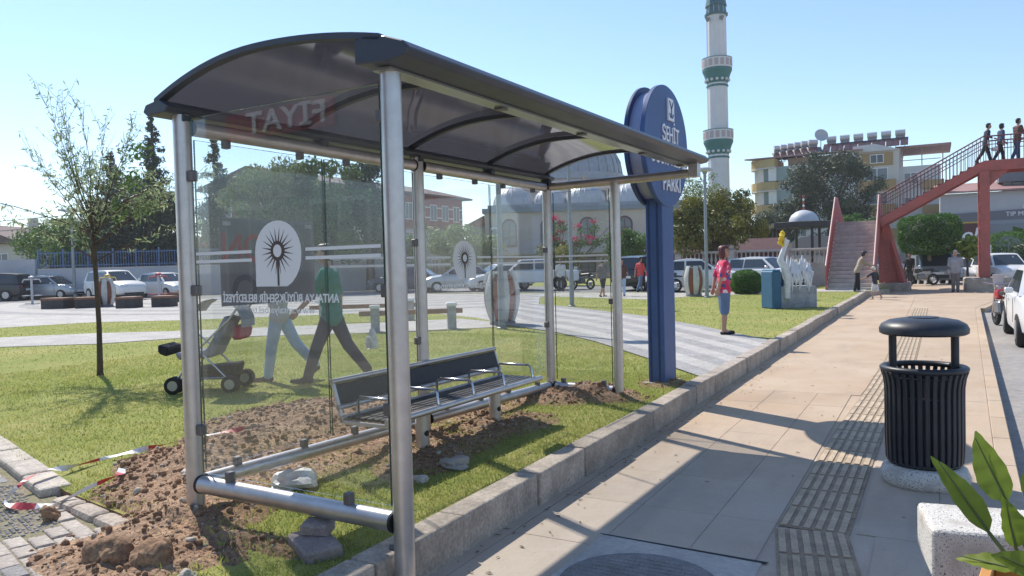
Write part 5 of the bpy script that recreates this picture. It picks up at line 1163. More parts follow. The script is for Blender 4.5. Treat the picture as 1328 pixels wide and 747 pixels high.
for i in range(12):
    a = rr.uniform(-1,1); pts = [(0,0,0),(a*.6,rr.uniform(-.3,.3),1.6),(a*1.6+.4,rr.uniform(-.4,.4),2.9),(a*2.3+1.1,rr.uniform(-.5,.5),3.2+rr.uniform(-.3,1.3))]; mb.tube(pts, [.06,.045,.03,.012], 5); cl += [p+(.5,.4,.4) for p in pts[2:]]
    pk_ += [(p[0]+rr.uniform(-.3,.3),p[1],p[2]+rr.uniform(0,.4),.42,.3,.22) for p in pts[2:] if rr.random() < .55]
mb.build('stem', 'bark_grey', bg); leaf_mesh(cl, 1500, .16, 'leaf_green', bg, 4, .5, .1); leaf_mesh(pk_, 800, .13, 'petal_pink', bg, 5, .7, .1, 'flowers')
# weed tuft in the paving corner
wd = thing('weed', 'tuft of green weed growing between the corner pavers', 'plant', (-5.13,2.62,.07)); rs = np.random.RandomState(3); n = 60; a = rs.uniform(0,6.28,n); h = rs.uniform(.05,.13,n); b = np.c_[rs.normal(0,.025,n),rs.normal(0,.025,n),np.zeros(n)]; s = np.c_[np.cos(a+1.5),np.sin(a+1.5),0*a]*.005
npmesh('blades', np.stack([b-s,b+s,b+np.c_[np.cos(a)*h*.45,np.sin(a)*h*.45,h]],1).reshape(-1,3), np.arange(3*n).reshape(-1,3), 'leaf_green', wd)

# ------------------------------------------------------------ park furniture and sculptures
mat('barrel_white', (.55,.54,.50), .8, var=.2, scale=4, fine=.15)
def barrel(label, loc, rz_, h=1.28, r=.43):
    o = thing('barrel_sculpture', label, 'sculpture', loc, rz_, 'barrel sculptures'); n = 6; sub = 5
    def rad(f): return r*(.60+.40*math.sin(math.pi*(f*.86+.07)))
    MB().lathe([(r*.72,0),(r*.72,.07),(r*.62,.10),(.001,.10)], 20).build('plinth', 'paver_dark', o)
    for k in range(n):
        for wide, frac0, frac1, m, dr, nm in ((1,-.27,.27,'barrel_white',.0,'stave'),(0,.27,.73,'brick_red',-.035,'brick_panel')):
            rows = 9 if wide else 15
            if wide:
                vs = []
                for i in range(rows+1):
                    f = i/rows; z = .09+(h-.09)*f; 
                    for j in range(sub+1): a = 2*math.pi*(k+frac0+(frac1-frac0)*j/sub)/n; q = rad(f); vs.append((q*math.cos(a), q*math.sin(a), z))
                    for j in range(sub+1): a = 2*math.pi*(k+frac0+(frac1-frac0)*j/sub)/n; q = rad(f)-.07; vs.append((q*math.cos(a), q*math.sin(a), z))
                w = 2*(sub+1); fs = []
                for i in range(rows):
                    for j in range(sub): fs += [(i*w+j,i*w+j+1,(i+1)*w+j+1,(i+1)*w+j)]
                    fs += [(i*w,(i+1)*w,(i+1)*w+sub+1,i*w+sub+1),(i*w+sub,i*w+w-1,(i+1)*w+w-1,(i+1)*w+sub)]
                fs += [tuple(list(range(sub+1))+list(range(w-1,sub,-1))), tuple(rows*w+q for q in list(range(sub,-1,-1))+list(range(sub+1,w)))]
                MB().add(vs, fs).build(nm, m, o, smooth=50)
            else:
                pn = MB()
                for i in range(rows):
                    z0_, z1_ = .12+(h-.26)*i/rows, .12+(h-.26)*(i+.86)/rows; vs = []
                    for z in (z0_, z1_):
                        f = (z-.09)/(h-.09)
                        for dq in (dr, dr-.05):
                            for j in range(4): a = 2*math.pi*(k+frac0+(frac1-frac0)*j/3)/n; q = rad(f)+dq; vs.append((q*math.cos(a), q*math.sin(a), z))
                    pn.add(vs, [(j,j+1,8+j+1,8+j) for j in range(3)]+[(8+j,8+j+1,12+j+1,12+j) for j in range(3)]+[(j+4,j+5,j+1,j) for j in range(3)])
                tag(pn.build(nm, m, o), kind='stuff')
    MB().lathe([(.01,h-.14),(r*.55,h-.14),(r*.6,h-.06),(.01,h-.05)], 20).build('lid', 'paver_dark', o); MB().lathe([(r*.30,.1),(r*.78,h*.5),(r*.40,h-.1)], 18).build('core', 'paver_dark', o); return o
barrel('large white and brick barrel sculpture on the lawn edge behind the glass', (-8.98,15.75,LZ), R(8)); barrel('smaller looking barrel sculpture left of the woman in pink', (-8.25,29.7,LZ), R(0), 1.2); barrel('white barrel sculpture with brick panel by the left planters', (-32.9,21.4,LZ), R(20), 1.25)
mat('post_stone', (.40,.40,.38), .85, var=.25, scale=6, fine=.2); mat('wood_beam', (.33,.19,.11), .7, var=.2, scale=8)
def barrier(label, a, b):
    a = Vector(a); b = Vector(b); o = thing('wooden_barrier', label, 'barrier', (a.x,a.y,LZ), 0, 'wooden barriers'); d = b-a; L = d.length; o.rotation_euler = (0,0,math.atan2(d.y,d.x))
    for x in (0,L): 
        p = MB().box(x-.10,x+.10,-.10,.10,0,.52).build('post', 'post_stone', o, bevel=.015); MB().box(x-.12,x+.12,-.12,.12,.52,.60).build('post_cap', 'white_paint', p, bevel=.02)
    MB().box(-.35,L+.25,-.06,.06,.36,.47).build('beam', 'wood_beam', o, bevel=.01); return o
barrier('wooden beam on two stone posts just behind the middle shelter post', (-10.88,13.36), (-9.56,14.44)); barrier('second beam barrier farther back, seen past the walking man', (-14.2,15.3), (-12.3,16.6))
mat('planter_dark', (.055,.05,.05), .8, var=.3, scale=6); mat('planter_top', (.23,.10,.07), .7, var=.2, scale=8)
def box_seat(label, loc, rz_, s=(.8,.8,.48)):
    o = thing('box_seat', label, 'seat', loc, rz_, 'dark box seats'); MB().box(-s[0]/2,s[0]/2,-s[1]/2,s[1]/2,0,s[2]-.10).build('base', 'planter_dark', o, bevel=.01)
    MB().box(-s[0]/2-.02,s[0]/2+.02,-s[1]/2-.02,s[1]/2+.02,s[2]-.10,s[2]-.04).build('band', 'planter_top', o); k = 5
    for i in range(k): MB().box(-s[0]/2,s[0]/2,-s[1]/2+i*s[1]/k+.01,-s[1]/2+(i+1)*s[1]/k-.01,s[2]-.04,s[2]).build('slat', 'wood_beam', o)
box_seat('long dark box seat, leftmost, beside the white barrel', (-34.0,19.9,LZ), R(20), (1.1,.8,.48)); box_seat('dark box seat adjoining the leftmost one', (-32.9,20.5,LZ), R(-40), (.9,.8,.48))
box_seat('dark box seat just right of the young tree trunk', (-30.2,20.7,LZ), R(30)); box_seat('dark box seat second right of the young tree trunk', (-29.1,21.6,LZ), R(30)); box_seat('small dark box seat beside the left shelter post', (-33.0,25.3,LZ), R(30), (.6,.6,.5))
def gym(label, loc, rz_, c1, c2):
    o = thing('exercise_machine', label, 'exercise machine', loc, rz_, 'exercise machines'); MB().tube([(0,0,0),(0,0,1.35)], .06, 10).build('post', c1, o, smooth=40); MB().box(-.25,.25,-.25,.25,0,.04).build('foot_plate', 'grey_post', o)
    MB().tube([(-.5,0,1.15),(-.42,0,1.3),(.42,0,1.3),(.5,0,1.15)], .03, 8).build('handle', c2, o, smooth=60); MB().box(-.45,-.15,-.15,.15,.42,.47).build('pedal', c2, o); MB().box(.15,.45,-.15,.15,.42,.47).build('pedal', c2, o)
    MB().lathe([(.16,1.36),(.13,1.46),(.001,1.5)], 12).build('cap', c2, o)
mat('gym_grey', (.45,.46,.48), .5); mat('gym_red', (.45,.05,.05), .5); mat('gym_yellow', (.6,.4,.05), .5)
gym('grey exercise machine nearest the left edge', (-44.5,21.8,LZ), .3, 'gym_grey','gym_grey'); gym('grey exercise machine second from the left edge', (-42.0,23.2,LZ), .5, 'gym_grey','gym_grey'); gym('yellow topped exercise machine in front of the silver car', (-37.6,24.6,LZ), .4, 'gym_grey','gym_yellow'); gym('red topped exercise machine in front of the white sport utility car', (-33.0,24.2,LZ), .4, 'gym_grey','gym_red')
# white hands sculpture with yellow flower
sc_ = thing('hands_sculpture', 'white dripping sculpture with yellow flower on a blue edged block', 'sculpture', (-3.80,22.3,LZ), R(38)); mat('paint_cyan', (.04,.22,.36), .6); mat('paint_teal', (.03,.11,.20), .6, var=.1); mat('plaster', (.66,.66,.66), .7, var=.15, scale=8)
MB().box(.0,1.10,-.12,.42,0,.62).build('block', mat('block_grey', (.33,.34,.35), .85, var=.35, scale=4, fine=.2), sc_, bevel=.02); MB().box(-.28,-.0,-.18,.48,0,1.06).build('side_panel', 'paint_teal', sc_, bevel=.03); MB().box(-.25,-.01,-.16,.46,1.06,1.10).build('panel_top', 'paint_cyan', sc_, bevel=.01)
MB().box(.01,.20,.05,.45,.62,1.02).build('panel_step', 'paint_teal', sc_, bevel=.02)
mb = MB().tube([(.18,-.14,.28),(.20,-.12,.8),(.14,-.10,1.15),(.02,-.08,1.35),(.10,-.06,1.55),(.22,-.05,1.80)], [.08,.10,.11,.09,.07,.05], 10)
for a in range(4): mb.tube([(.20,-.05,1.72),(.16+.05*a,-.10+.03*a,1.86),(.17+.06*a,-.10+.03*a,1.98-.03*a)], [.03,.025,.015], 7)
mb.build('arm', 'plaster', sc_, smooth=60)
mb = MB()
for i in range(7):
    b = random.Random(i); mb.blob((.10+b.uniform(-.07,.07),-.06+b.uniform(-.07,.07),1.78+i*.055), .075, 1, .25, i)
mb.build('flower', mat('flower_yellow', (.70,.48,.02), .6), sc_)
mb = MB(); rr = random.Random(2)
for i in range(13):
    x = .28+i*.056; zt = rr.uniform(1.1,1.5); zl = rr.uniform(.45,.85); mb.tube([(x,-.13,zl),(x+.01,-.14,zl+.2),(x-.02,-.05,1.0),(x+.03,.05,zt-.12),(x+.05,.08,zt)], [.012,.035,.06,.04,.016], 8)
for i in range(9): mb.tube([(.3+i*.09,.1,.9),(.33+i*.09,.25,1.25+.12*math.sin(i*2))], [.07,.03], 7)
mb.build('drips', 'plaster', sc_, smooth=60)

# ------------------------------------------------------------ footbridge with two flights
fb = thing('footbridge', 'red steel footbridge with stairs rising beside the pavement', 'footbridge', (0,0,0))
X0, X1, Y0, YL, ZB, ZL = -4.02, -2.12, 34.9, 39.1, .12, 3.22; NSt = 18
for i in range(NSt):
    y0_ = Y0+(YL-Y0)*i/NSt; z = ZB+(ZL-ZB)*(i+1)/NSt; d = (YL-Y0)/NSt
    MB().box(X0+.05,X1-.05,y0_,y0_+d+.02,z-.17,z).build('step', mat('step_concrete', (.50,.44,.395), .85, var=.2, scale=4, rnd=.08), fb, bevel=.012)
def side(x):
    o = MB().slab([(x,Y0-.1,.10),(x,Y0-.1,1.20),(x,YL-.4,ZL+1.12),(x,YL+.6,ZL+1.12),(x,YL+3.4,ZL+.15),(x,YL+2.6,ZL-.3),(x,YL-.1,ZL-.35)], (.05,0,0)).build('side_plate', 'red_steel', fb)
    MB().tube([(x+.025,Y0-.1,1.22),(x+.025,YL-.4,ZL+1.15),(x+.025,YL+.6,ZL+1.15)], .035, 8).build('handrail', mat('red_pale', (.55,.30,.28), .5), o)
    for i in range(NSt): 
        y0_ = Y0+(YL-Y0)*i/NSt; z = ZB+(ZL-ZB)*(i+1)/NSt; xx = x+.052 if x < -3 else x-.002
        MB().box(xx-.004,xx+.004,y0_+.0,y0_+.17,z+.01,z+.12).build('step_mark', 'white_paint', o)
side(X0); side(X1-.05)
MB().box(X0,X1+.15,YL,YL+1.7,ZL-.22,ZL-.03).build('landing', 'red_dark', fb); MB().box(X0+.05,X1+.1,YL,YL+1.7,ZL-.028,ZL).build('landing_deck', 'step_concrete', fb)
for (xa, ya, xb, yb) in ((-2.05,39.3,-2.2,39.4),(-2.05,38.0,-2.1,39.2),(-1.05,38.4,-1.9,39.2),(-3.9,40.5,-3.9,40.5),(-1.2,39.8,-1.9,39.9)): MB().bar((xa,ya,-.05),(xb,yb,ZL-.2),.20,.20).build('support', 'red_steel', fb)
MB().slab([(-2.0,38.9,.25),(-1.3,38.9,.25),(-1.75,38.9,ZL-.2),(-2.05,38.9,ZL-.2)], (0,.06,0)).build('support_plate', 'red_steel', fb)
MB().box(-2.3,-.9,37.7,40.2,-.2,.36).build('support_base', 'kerb', fb, bevel=.03)
UX0, UX1, UY0, UY1, DZ_ = -2.02, 1.85, 37.5, 39.1, 5.38; NU = 14
for y in (UY0, UY1):
    s = MB().slab([(UX0,y,ZL-.35),(UX0,y,ZL+.06),(UX1,y,DZ_+.04),(UX1,y,DZ_-.36)], (0,.07,0)).build('stringer', 'red_steel', fb)
    s2 = MB().box(UX1+.003,14,y,y+.07,DZ_-.36,DZ_+.06).build('girder', 'red_steel', fb)
for i in range(NU):
    x = UX0+(UX1-UX0)*i/NU; z = ZL+(DZ_-ZL)*(i+1)/NU; MB().box(x,x+.30,UY0+.075,UY1-.005,z-.05,z).build('step', 'red_dark', fb)
MB().box(UX1,14,UY0+.075,UY1-.005,DZ_-.08,DZ_).build('deck', 'red_dark', fb)
bme_ = MB().box(-.012,.012,-.012,.012,0,1.02).mesh('baluster', 'rail_dark' if 0 else mat('rail_dark', (.16,.05,.055), .5))
for y in (UY0+.03, UY1+.04):
    for i in range(28):
        x = UX0+.05+(UX1-UX0)*i/28; z = ZL+(DZ_-ZL)*(x-UX0)/(UX1-UX0)+.04; link('baluster', bme_, fb, (x,y,z))
    for i in range(30): link('baluster', bme_, fb, (UX1+.1+i*.22*(1 if i < 1e9 else 0),y,DZ_+.06))
    for k in (1.06,.72): 
        MB().tube([(UX0,y,ZL+k),(UX1,y,DZ_+k),(9,y,DZ_+k)], .03 if k > 1 else .018, 8).build('handrail', 'rail_dark', fb)
col = MB().box(1.72,2.08,37.45,37.85,.3,DZ_-.36).build('column', 'red_steel', fb, bevel=.015); MB().box(1.72,2.08,38.8,39.2,.3,DZ_-.36).build('column', 'red_steel', fb, bevel=.015)
MB().slab([(2.08,37.6,DZ_-1.0),(2.08,37.6,DZ_-.37),(2.75,37.6,DZ_-.37)], (0,.12,0)).build('bracket', 'red_steel', fb)
MB().prism([(1.15,37.0),(2.85,37.0),(2.85,39.6),(1.15,39.6)], -.15, .56).build('column_base', 'kerb', fb, bevel=.06)

# ------------------------------------------------------------ balustrade, gazebo
bl = thing('balustrade', 'pale stone balustrade on a low wall left of the stairs', 'balustrade', (0,40.4,LZ)); mat('stone_pink', (.62,.545,.50), .85, var=.15, scale=2, fine=.1)
MB().box(-12,-4.4,-.15,.15,0,1.08).build('wall', 'stone_pink', bl); MB().box(-12,-4.4,-.2,.2,1.083,1.15).build('plinth', 'stone_pink', bl); MB().box(-12,-4.4,-.17,.17,1.75,1.87).build('rail', 'stone_pink', bl, bevel=.02)
bu = MB().lathe([(.05,1.15),(.05,1.2),(.035,1.25),(.065,1.38),(.06,1.46),(.03,1.6),(.035,1.66),(.05,1.7),(.05,1.75)], 10).mesh('baluster', 'stone_pink', smooth=50)
for i in range(34): link('baluster', bu, bl, (-11.8+i*.222,0,0))
for x in (-12,-9.2,-6.5,-4.4):
    p = MB().box(x-.17,x+.17,-.2,.2,1.15,1.92).build('pier', 'stone_pink', bl, bevel=.01); MB().blob((x,0,2.06), .14, 2, 0).build('ball', 'stone_pink', p, smooth=60)
gz = thing('gazebo', 'dark roofed fountain gazebo with small white dome and striped finial', 'gazebo', (-7.55,54.2,0)); mat('gazebo_dark', (.035,.032,.035), .7); mat('dome_white', (.55,.56,.58), .5, var=.1)
MB().lathe([(2.2,3.58),(2.3,3.6),(2.3,3.92),(2.1,3.96),(.001,4.05)], 8).build('roof', 'gazebo_dark', gz)
MB().lathe([(.95,4.0),(.92,4.2),(.78,4.45),(.5,4.66),(.2,4.76),(.001,4.78)], 20).build('dome', 'dome_white', gz, smooth=60)
for i in range(5): MB().lathe([(.02,4.78+i*.2),(.07,4.83+i*.2),(.07,4.88+i*.2),(.02,4.96+i*.2)], 8).build('finial', 'gym_red' if i % 2 == 0 else 'white_paint', gz, smooth=60)
for k in range(8):
    a = R(22.5+45*k); MB().tube([(1.95*math.cos(a),1.95*math.sin(a),.1),(1.95*math.cos(a),1.95*math.sin(a),3.6)], .09, 10).build('column', 'gazebo_dark', gz)
MB().lathe([(1.2,.1),(1.2,1.6),(1.1,1.7),(.001,1.8)], 16).build('basin', 'stone_pink', gz)
for lb, x, y, r in (('low grey vaulted shed behind the gazebo columns', -7.4,60.5,2.6),('white half domed tent right of the gazebo', -4.9,62.0,1.7),('pale arched tent left of the gazebo', -11.3,60,1.6)):
    o = thing('shed', lb, 'shed', (x,y,0)); MB().slab([(r*math.cos(math.pi*k/12),-2,1.3+r*.72*math.sin(math.pi*k/12)) for k in range(13)]+[(-r,-2,0),(r,-2,0)], (0,4,0)).build('vault', 'dome_white' if r < 2 else mat('vault_grey', (.30,.28,.31), .6), o, smooth=40)
    MB().box(-r*.35,r*.35,-2.03,-1.97,.1,1.9).build('door', 'window_grey', o)

# ------------------------------------------------------------ mosque and minaret
mq = thing('mosque', 'pale stone mosque with grey domes and arched windows behind the shelter', 'mosque', (-38.4,64.3,0), math.atan2(6.7,14.4)); mat('stone_mosque', (.54,.455,.40), .85, var=.10, scale=.6, fine=.06); mat('lead', (.30,.32,.35), .5, .2, var=.15, scale=1.5); mat('band_blue', (.22,.25,.30), .6); mat('win_red', (.12,.05,.05), .5)
MB().box(0,21,0,16,0,6.7).build('wall', 'stone_mosque', mq); MB().box(-.2,21.2,-.25,16.2,6.703,7.15).build('cornice', 'band_blue', mq); MB().box(.3,20.7,.3,15.7,7.153,7.5).build('roof_slab', 'lead', mq)
def domeo(nm, c, r, h, par, m, n=32, seams=20):
    prof = [(r*1.04,0),(r*1.04,.12*h)]+[(r*math.cos(R(a)), .12*h+h*.88*math.sin(R(a))) for a in range(0,90,8)]+[(.001,h)]
    o = MB().lathe(prof, n, c).build(nm, m, par, smooth=40)
    for k in range(seams):
        t = 2*math.pi*k/seams; MB().tube([(c[0]+q*1.005*math.cos(t),c[1]+q*1.005*math.sin(t),c[2]+z) for q, z in prof[2:-1:2]], .045*r/3+.02, 4).build('seam', m, o)
    MB().lathe([(.05,h),(.12,h+.2),(.05,h+.4),(.09,h+.55),(.01,h+.95)], 8, c).build('finial', mat('gold', (.5,.35,.1), .35, .7), o); return o
def win(par, x, z, w, h, y=0, arch=True):
    pts = [(x-w/2,y-.06,z),(x+w/2,y-.06,z)] + ([(x+w/2*math.cos(math.pi*k/10),y-.06,z+h-w/2+w/2*math.sin(math.pi*k/10)) for k in range(11)] if arch else [(x+w/2,y-.06,z+h),(x-w/2,y-.06,z+h)])
    o = MB().slab(pts, (0,.04,0)).build('window', 'win_red', par)
    MB().slab([(x+(px-x)*.80,y-.075,z+h*.5+(pz-z-h*.5)*.86) for px,_,pz in pts], (0,.014,0)).build('pane', 'window_grey', o)
    for dz in (.33,.6): MB().box(x-w*.4,x+w*.4,y-.085,y-.076,z+h*dz-.03,z+h*dz+.03).build('glazing_bar', 'win_red', o)
    MB().box(x-w*.03,x+w*.03,y-.0865,y-.0765,z+.1,z+h*.9).build('glazing_bar', 'win_red', o)
for x in (2.4,6.2,10.0,13.6,17.2): win(mq, x, 3.35, 1.5, 2.75); win(mq, x, .7, 1.5, 1.5, arch=False)
for x, r in ((2.6,2.0),(6.4,1.75),(9.9,2.1),(14.0,1.9)): domeo('small_dome', (x,3.6,7.45), r, r*1.05, mq, mat('lead_pale', (.55,.55,.56), .5, .1, var=.1, scale=1.5))
MB().lathe([(7.0,7.4),(7.0,11.2),(6.8,11.5),(.01,11.6)], 32, (8.3,21.5,0)).build('drum', 'stone_mosque', mq, smooth=30); domeo('great_dome', (8.3,21.5,11.5), 6.8, 6.6, mq, 'lead', 40, 32)
MB().box(10.5,13.2,6.5,9,7.5,9.6).build('stair_tower', 'stone_mosque', mq); win(mq, 11.8, 8.0, .9, 1.2, 6.5, False)
for z in (3.2,4.4):
    a = MB().box(.5,1.5,-.45,-.02,z,z+.9).build('air_conditioner', 'white_paint', mq, bevel=.03); MB().tube([(1.0,-.46,z+.45),(1.0,-.44,z+.45)], .33, 16).build('fan_grille', 'window_grey', a)
a = MB().box(12.3,13.1,-.45,-.02,4.2,5.2).build('air_conditioner', 'white_paint', mq, bevel=.03); MB().tube([(12.7,-.46,4.7),(12.7,-.44,4.7)], .3, 16).build('fan_grille', 'window_grey', a)
MB().box(-1.6,-.25,2,9,0,5.6).build('annex', mat('annex_grey', (.38,.36,.35), .8), mq); MB().slab([(-2.3,1.6,5.6),(-.26,1.6,5.6),(-.26,1.6,6.6)], (0,7,0)).build('annex_roof', mat('tile_red', (.30,.12,.08), .85, var=.25, scale=3), mq)
MB().box(-.05,20,-3.2,-.02,2.55,2.75).build('porch_roof', 'annex_grey', mq)
for x in (.3,4.2,8.1,12,16,19.6): MB().tube([(x,-3.0,0),(x,-3.0,2.55)], .12, 10).build('porch_column', 'annex_grey', mq)
mn = thing('minaret', 'tall white minaret with two green bottomed balconies', 'minaret', (-22.35,92.3,0)); mat('minaret_white', (.68,.66,.65), .8, var=.06, scale=1); mat('minaret_green', (.015,.15,.14), .6, var=.1, scale=2); mat('cone_teal', (.02,.11,.125), .5, var=.25, scale=2)
MB().lathe([(1.9,0),(1.9,6),(1.25,8),(1.22,14.3),(1.18,23),(1.12,30.6)], 12).build('shaft', 'minaret_white', mn)
for k in range(12): a = 2*math.pi*k/12; MB().bar((1.235*math.cos(a),1.235*math.sin(a),8.1),(1.13*math.cos(a),1.13*math.sin(a),30.5),.05,.05).build('shaft_edge', 'minaret_white', mn)
for z in (14.55,23.0):
    MB().lathe([(1.2,z-.9),(1.28,z-.85),(1.28,z-.7),(1.2,z-.65)], 24).build('ring', 'minaret_green', mn); MB().lathe([(1.21,z-.45),(1.35,z),(1.52,z+.55),(1.72,z+1.0),(1.72,z+1.25),(1.2,z+1.3)], 24).build('corbel', 'minaret_green', mn)
    for k in range(14): a = 2*math.pi*k/14; MB().blob((1.36*math.cos(a),1.36*math.sin(a),z-.1), .19, 1, 0).build('scallop', 'minaret_white', mn)
    par_ = MB().lathe([(1.70,z+1.25),(1.75,z+1.27),(1.75,z+2.4),(1.66,z+2.4),(1.66,z+1.3)], 16).build('parapet', 'minaret_white', mn)
    for k in range(16): a = 2*math.pi*(k+.5)/16; o = MB().box(-.02,.02,-.22,.22,-.38,.38).build('parapet_panel', mat('panel_pink', (.45,.36,.35), .8), par_); o.location = (1.735*math.cos(a),1.735*math.sin(a),z+1.83); o.rotation_euler = (0,0,a)
    MB().lathe([(1.79,z+2.4),(1.79,z+2.47),(1.62,z+2.47)], 16).build('parapet_rail', 'minaret_green', par_)
MB().lathe([(1.35,30.5),(1.38,30.7),(1.2,30.75),(.75,34),(.001,38.5)], 16).build('cone', 'cone_teal', mn)
for k in range(12): a = 2*math.pi*k/12; MB().bar((1.21*math.cos(a),1.21*math.sin(a),30.78),(.76*math.cos(a),.76*math.sin(a),34),.05,.03).build('cone_seam', 'dome_white', mn)
MB().lathe([(1.26,31.6),(1.08,32.6)], 16).build('cone_band', 'cone_teal', mn)
for a in (2.4, 5.4, 4.2): MB().lathe([(.1,-.25),(.28,.1),(.3,.2)], 10, (1.45*math.cos(a),1.45*math.sin(a),29.9)).build('loudspeaker', 'window_grey', mn)

# ------------------------------------------------------------ generic facade windows
def fwin(par, P, u, w, h, n_, m='window_grey', fm='white_paint', depth=.05, bars=1):
    """window with frame on a facade: P = lower left corner, u = along vector, n_ = outward normal"""
    P = Vector(P); u = Vector(u).normalized(); n_ = Vector(n_).normalized(); z = Vector((0,0,1))
    o = MB(); t = .09
    o.slab([P,P+u*w,P+u*w+z*h,P+z*h], tuple(n_*depth)); o = o.build('window', fm, par)
    k = max(1,bars+1)
    for i in range(k):
        a = P+u*(t+(w-t)*i/k)+z*t+n_*(depth+.003); ww = (w-t)/k-t; MB().slab([a,a+u*ww,a+u*ww+z*(h-2*t),a+z*(h-2*t)], tuple(n_*.01)).build('pane', m, o)
    return o
rb = thing('brick_school', 'three storey building with red brick top floor and white windows', 'building', (-48.4,76,0), 0); mat('brick_wall', (.30,.075,.07), .85, var=.15, scale=2); mat('wall_pale', (.47,.46,.47), .85, var=.08, scale=1)
MB().box(-12,0,-26,0,0,5.9).build('lower_wall', 'wall_pale', rb); MB().box(-12,.0,-26,0,5.903,9.3).build('upper_wall', 'brick_wall', rb); MB().box(-12,.12,-26.1,.12,5.75,6.05).build('band', 'brick_wall', rb)
MB().slab([(-12.9,-26.8,9.3),(.9,-26.8,9.3),(.9,-26.8,9.5),(-6,-26.8,11.2),(-12.9,-26.8,9.5)], (0,27.7,0)).build('roof', mat('roof_brown', (.16,.11,.10), .85, var=.2, scale=2), rb)
for i in range(11):
    y = -25+i*2.3
    for z in (.7,3.6,6.7): fwin(rb, (0,y,z), (0,1,0), 1.3, 1.8, (1,0,0))
for i in range(4):
    for z in (.7,3.6,6.7): fwin(rb, (-2.5-i*2.6,-26,z), (1,0,0), 1.4, 1.8, (0,-1,0))
for z in (7.0,8.1): MB().box(.003,.06,-26,0,z,z+.12).build('white_band', 'white_paint', rb)

# apartment block with solar heaters
ap = thing('apartment_block', 'pale apartment block with ochre rounded balconies and rooftop solar tanks', 'building', (-15.8,93.6,0)); mat('apt_white', (.62,.61,.60), .85, var=.06, scale=.8); mat('ochre', (.52,.38,.17), .8, var=.1, scale=1); mat('ochre_dark', (.38,.25,.11), .8); mat('roof_pink', (.36,.20,.18), .8, var=.15, scale=1); mat('solar_dark', (.07,.03,.035), .3); mat('tank_white', (.55,.56,.57), .4, .3)
MB().box(0,8.2,0,12,0,12.3).build('wall', 'apt_white', ap); MB().box(8.203,12.6,.8,12,0,13.2).build('stair_wall', mat('apt_cream', (.58,.54,.48), .85), ap); MB().box(12.603,16.6,2,12,0,11.4).build('rear_wall', 'apt_white', ap)
for z in (1.5,4.2,6.9,9.55,12.2):
    vs = [(0,-.2)]+[(-.2+3.1*math.cos(R(a)), 1.3+2.4*math.sin(R(a))) for a in range(270,89,-15)]+[(0,4)]
    MB().prism(vs, z-.15, z+.0).build('balcony_floor', 'apt_white', ap); MB().prism(vs, z+.003, z+.95).build('balcony_parapet', 'ochre', ap)
for z in (2.6,5.3,7.95,10.6):
    MB().lathe([(2.3,z+.0),(2.3,z+1.5)], 14, (-.1,1.6,0)).build('balcony_glazing', mat('glass_green', (.20,.27,.25), .25, spec=.6), ap)
    for a in (190,225,260): MB().bar((-.1+2.38*math.cos(R(a)),1.6+2.38*math.sin(R(a)),z),(-.1+2.38*math.cos(R(a)),1.6+2.38*math.sin(R(a)),z+1.5),.9,.04).build('curtain', 'white_paint', ap)
for z in (1.2,4.0,6.7,9.4):
    fwin(ap, (5.8,0,z), (1,0,0), 1.5, 1.4, (0,-1,0)); fwin(ap, (1.6,0,z), (1,0,0), 1.5, 1.4, (0,-1,0))
    MB().box(8.6,12.3,-.1,.797,z-.5,z+.55).build('balcony', 'ochre_dark', ap); fwin(ap, (9.3,.8,z+.6), (1,0,0), 2.2, 1.35, (0,-1,0)); MB().box(14.8,16.9,1.0,1.997,z-.6,z+.3).build('balcony', 'ochre_dark', ap); fwin(ap, (13,2,z), (1,0,0), 1.4, 1.3, (0,-1,0))
MB().box(8.9,12.0,.68,.797,11.6,13.0).build('top_panel', 'ochre_dark', ap); fwin(ap, (9.7,.67,11.85), (1,0,0), 1.4, 1.0, (0,-1,0), m='window_glass')
MB().slab([(-3.6,-1.0,13.2),(9,-.6,13.3),(9,6,13.9),(1,6,14.0),(-3.0,3,13.5)], (0,0,.15)).build('roof', 'roof_pink', ap); MB().box(1.0,7.8,.8,6,12.303,13.25).build('penthouse_wall', mat('salmon', (.48,.35,.28), .85), ap)
for x, y in ((-2.9,.2),(-1.4,-.6),(.5,-.7),(4.5,-.5),(8,-.4)): MB().bar((x,y,12.3),(x,y,13.25),.10).build('roof_post', 'roof_pink', ap)
MB().slab([(8,0.5,13.2),(12.8,.5,13.2),(10.2,.5,14.0),(8,.5,13.9)], (0,9,0)).build('gable', 'apt_white', ap); MB().box(12.2,17.6,1.5,9,13.35,13.6).build('pergola_roof', 'roof_pink', ap)
for x in (12.9,14.8,16.8): MB().bar((x,1.8,11.4),(x,1.8,13.4),.10).build('pergola_post', 'roof_pink', ap)
MB().box(12.7,16.6,1.9,1.96,12.0,12.08).build('pergola_rail', 'grey_post', ap)
def solar(x, y, z, rz_):
    s = thing('solar_heater', 'x', 'solar heater', (-15.8+x,93.6+y,z), rz_, 'rooftop solar heaters')
    MB().tube([(-.5,.75,1.75),(.5,.75,1.75)], .34, 12).build('tank', 'tank_white', s, smooth=40); MB().box(-.45,.45,.5,1.0,.9,1.38).build('cistern', mat('cistern', (.25,.26,.28), .6), s)
    for q in (-.42,.42): MB().slab([(q-.38,-1.0,.1),(q+.38,-1.0,.1),(q+.38,.55,1.1),(q-.38,.55,1.1)], (0,-.05,.08)).build('panel', 'solar_dark', s)
    for sx in (-.45,.45): MB().bar((sx,.75,0),(sx,.75,1.5),.05).build('frame', 'grey_post', s); MB().bar((sx,-1,0),(sx,.75,0),.05).build('frame', 'grey_post', s)
    return s
for i in range(6): solar(5.6+i*1.42, 1.6, 13.5, 0)['label'] = 'solar heater with white tank, %s of the right hand row on the apartment roof' % ('first','second','third','fourth','fifth','sixth')[i]
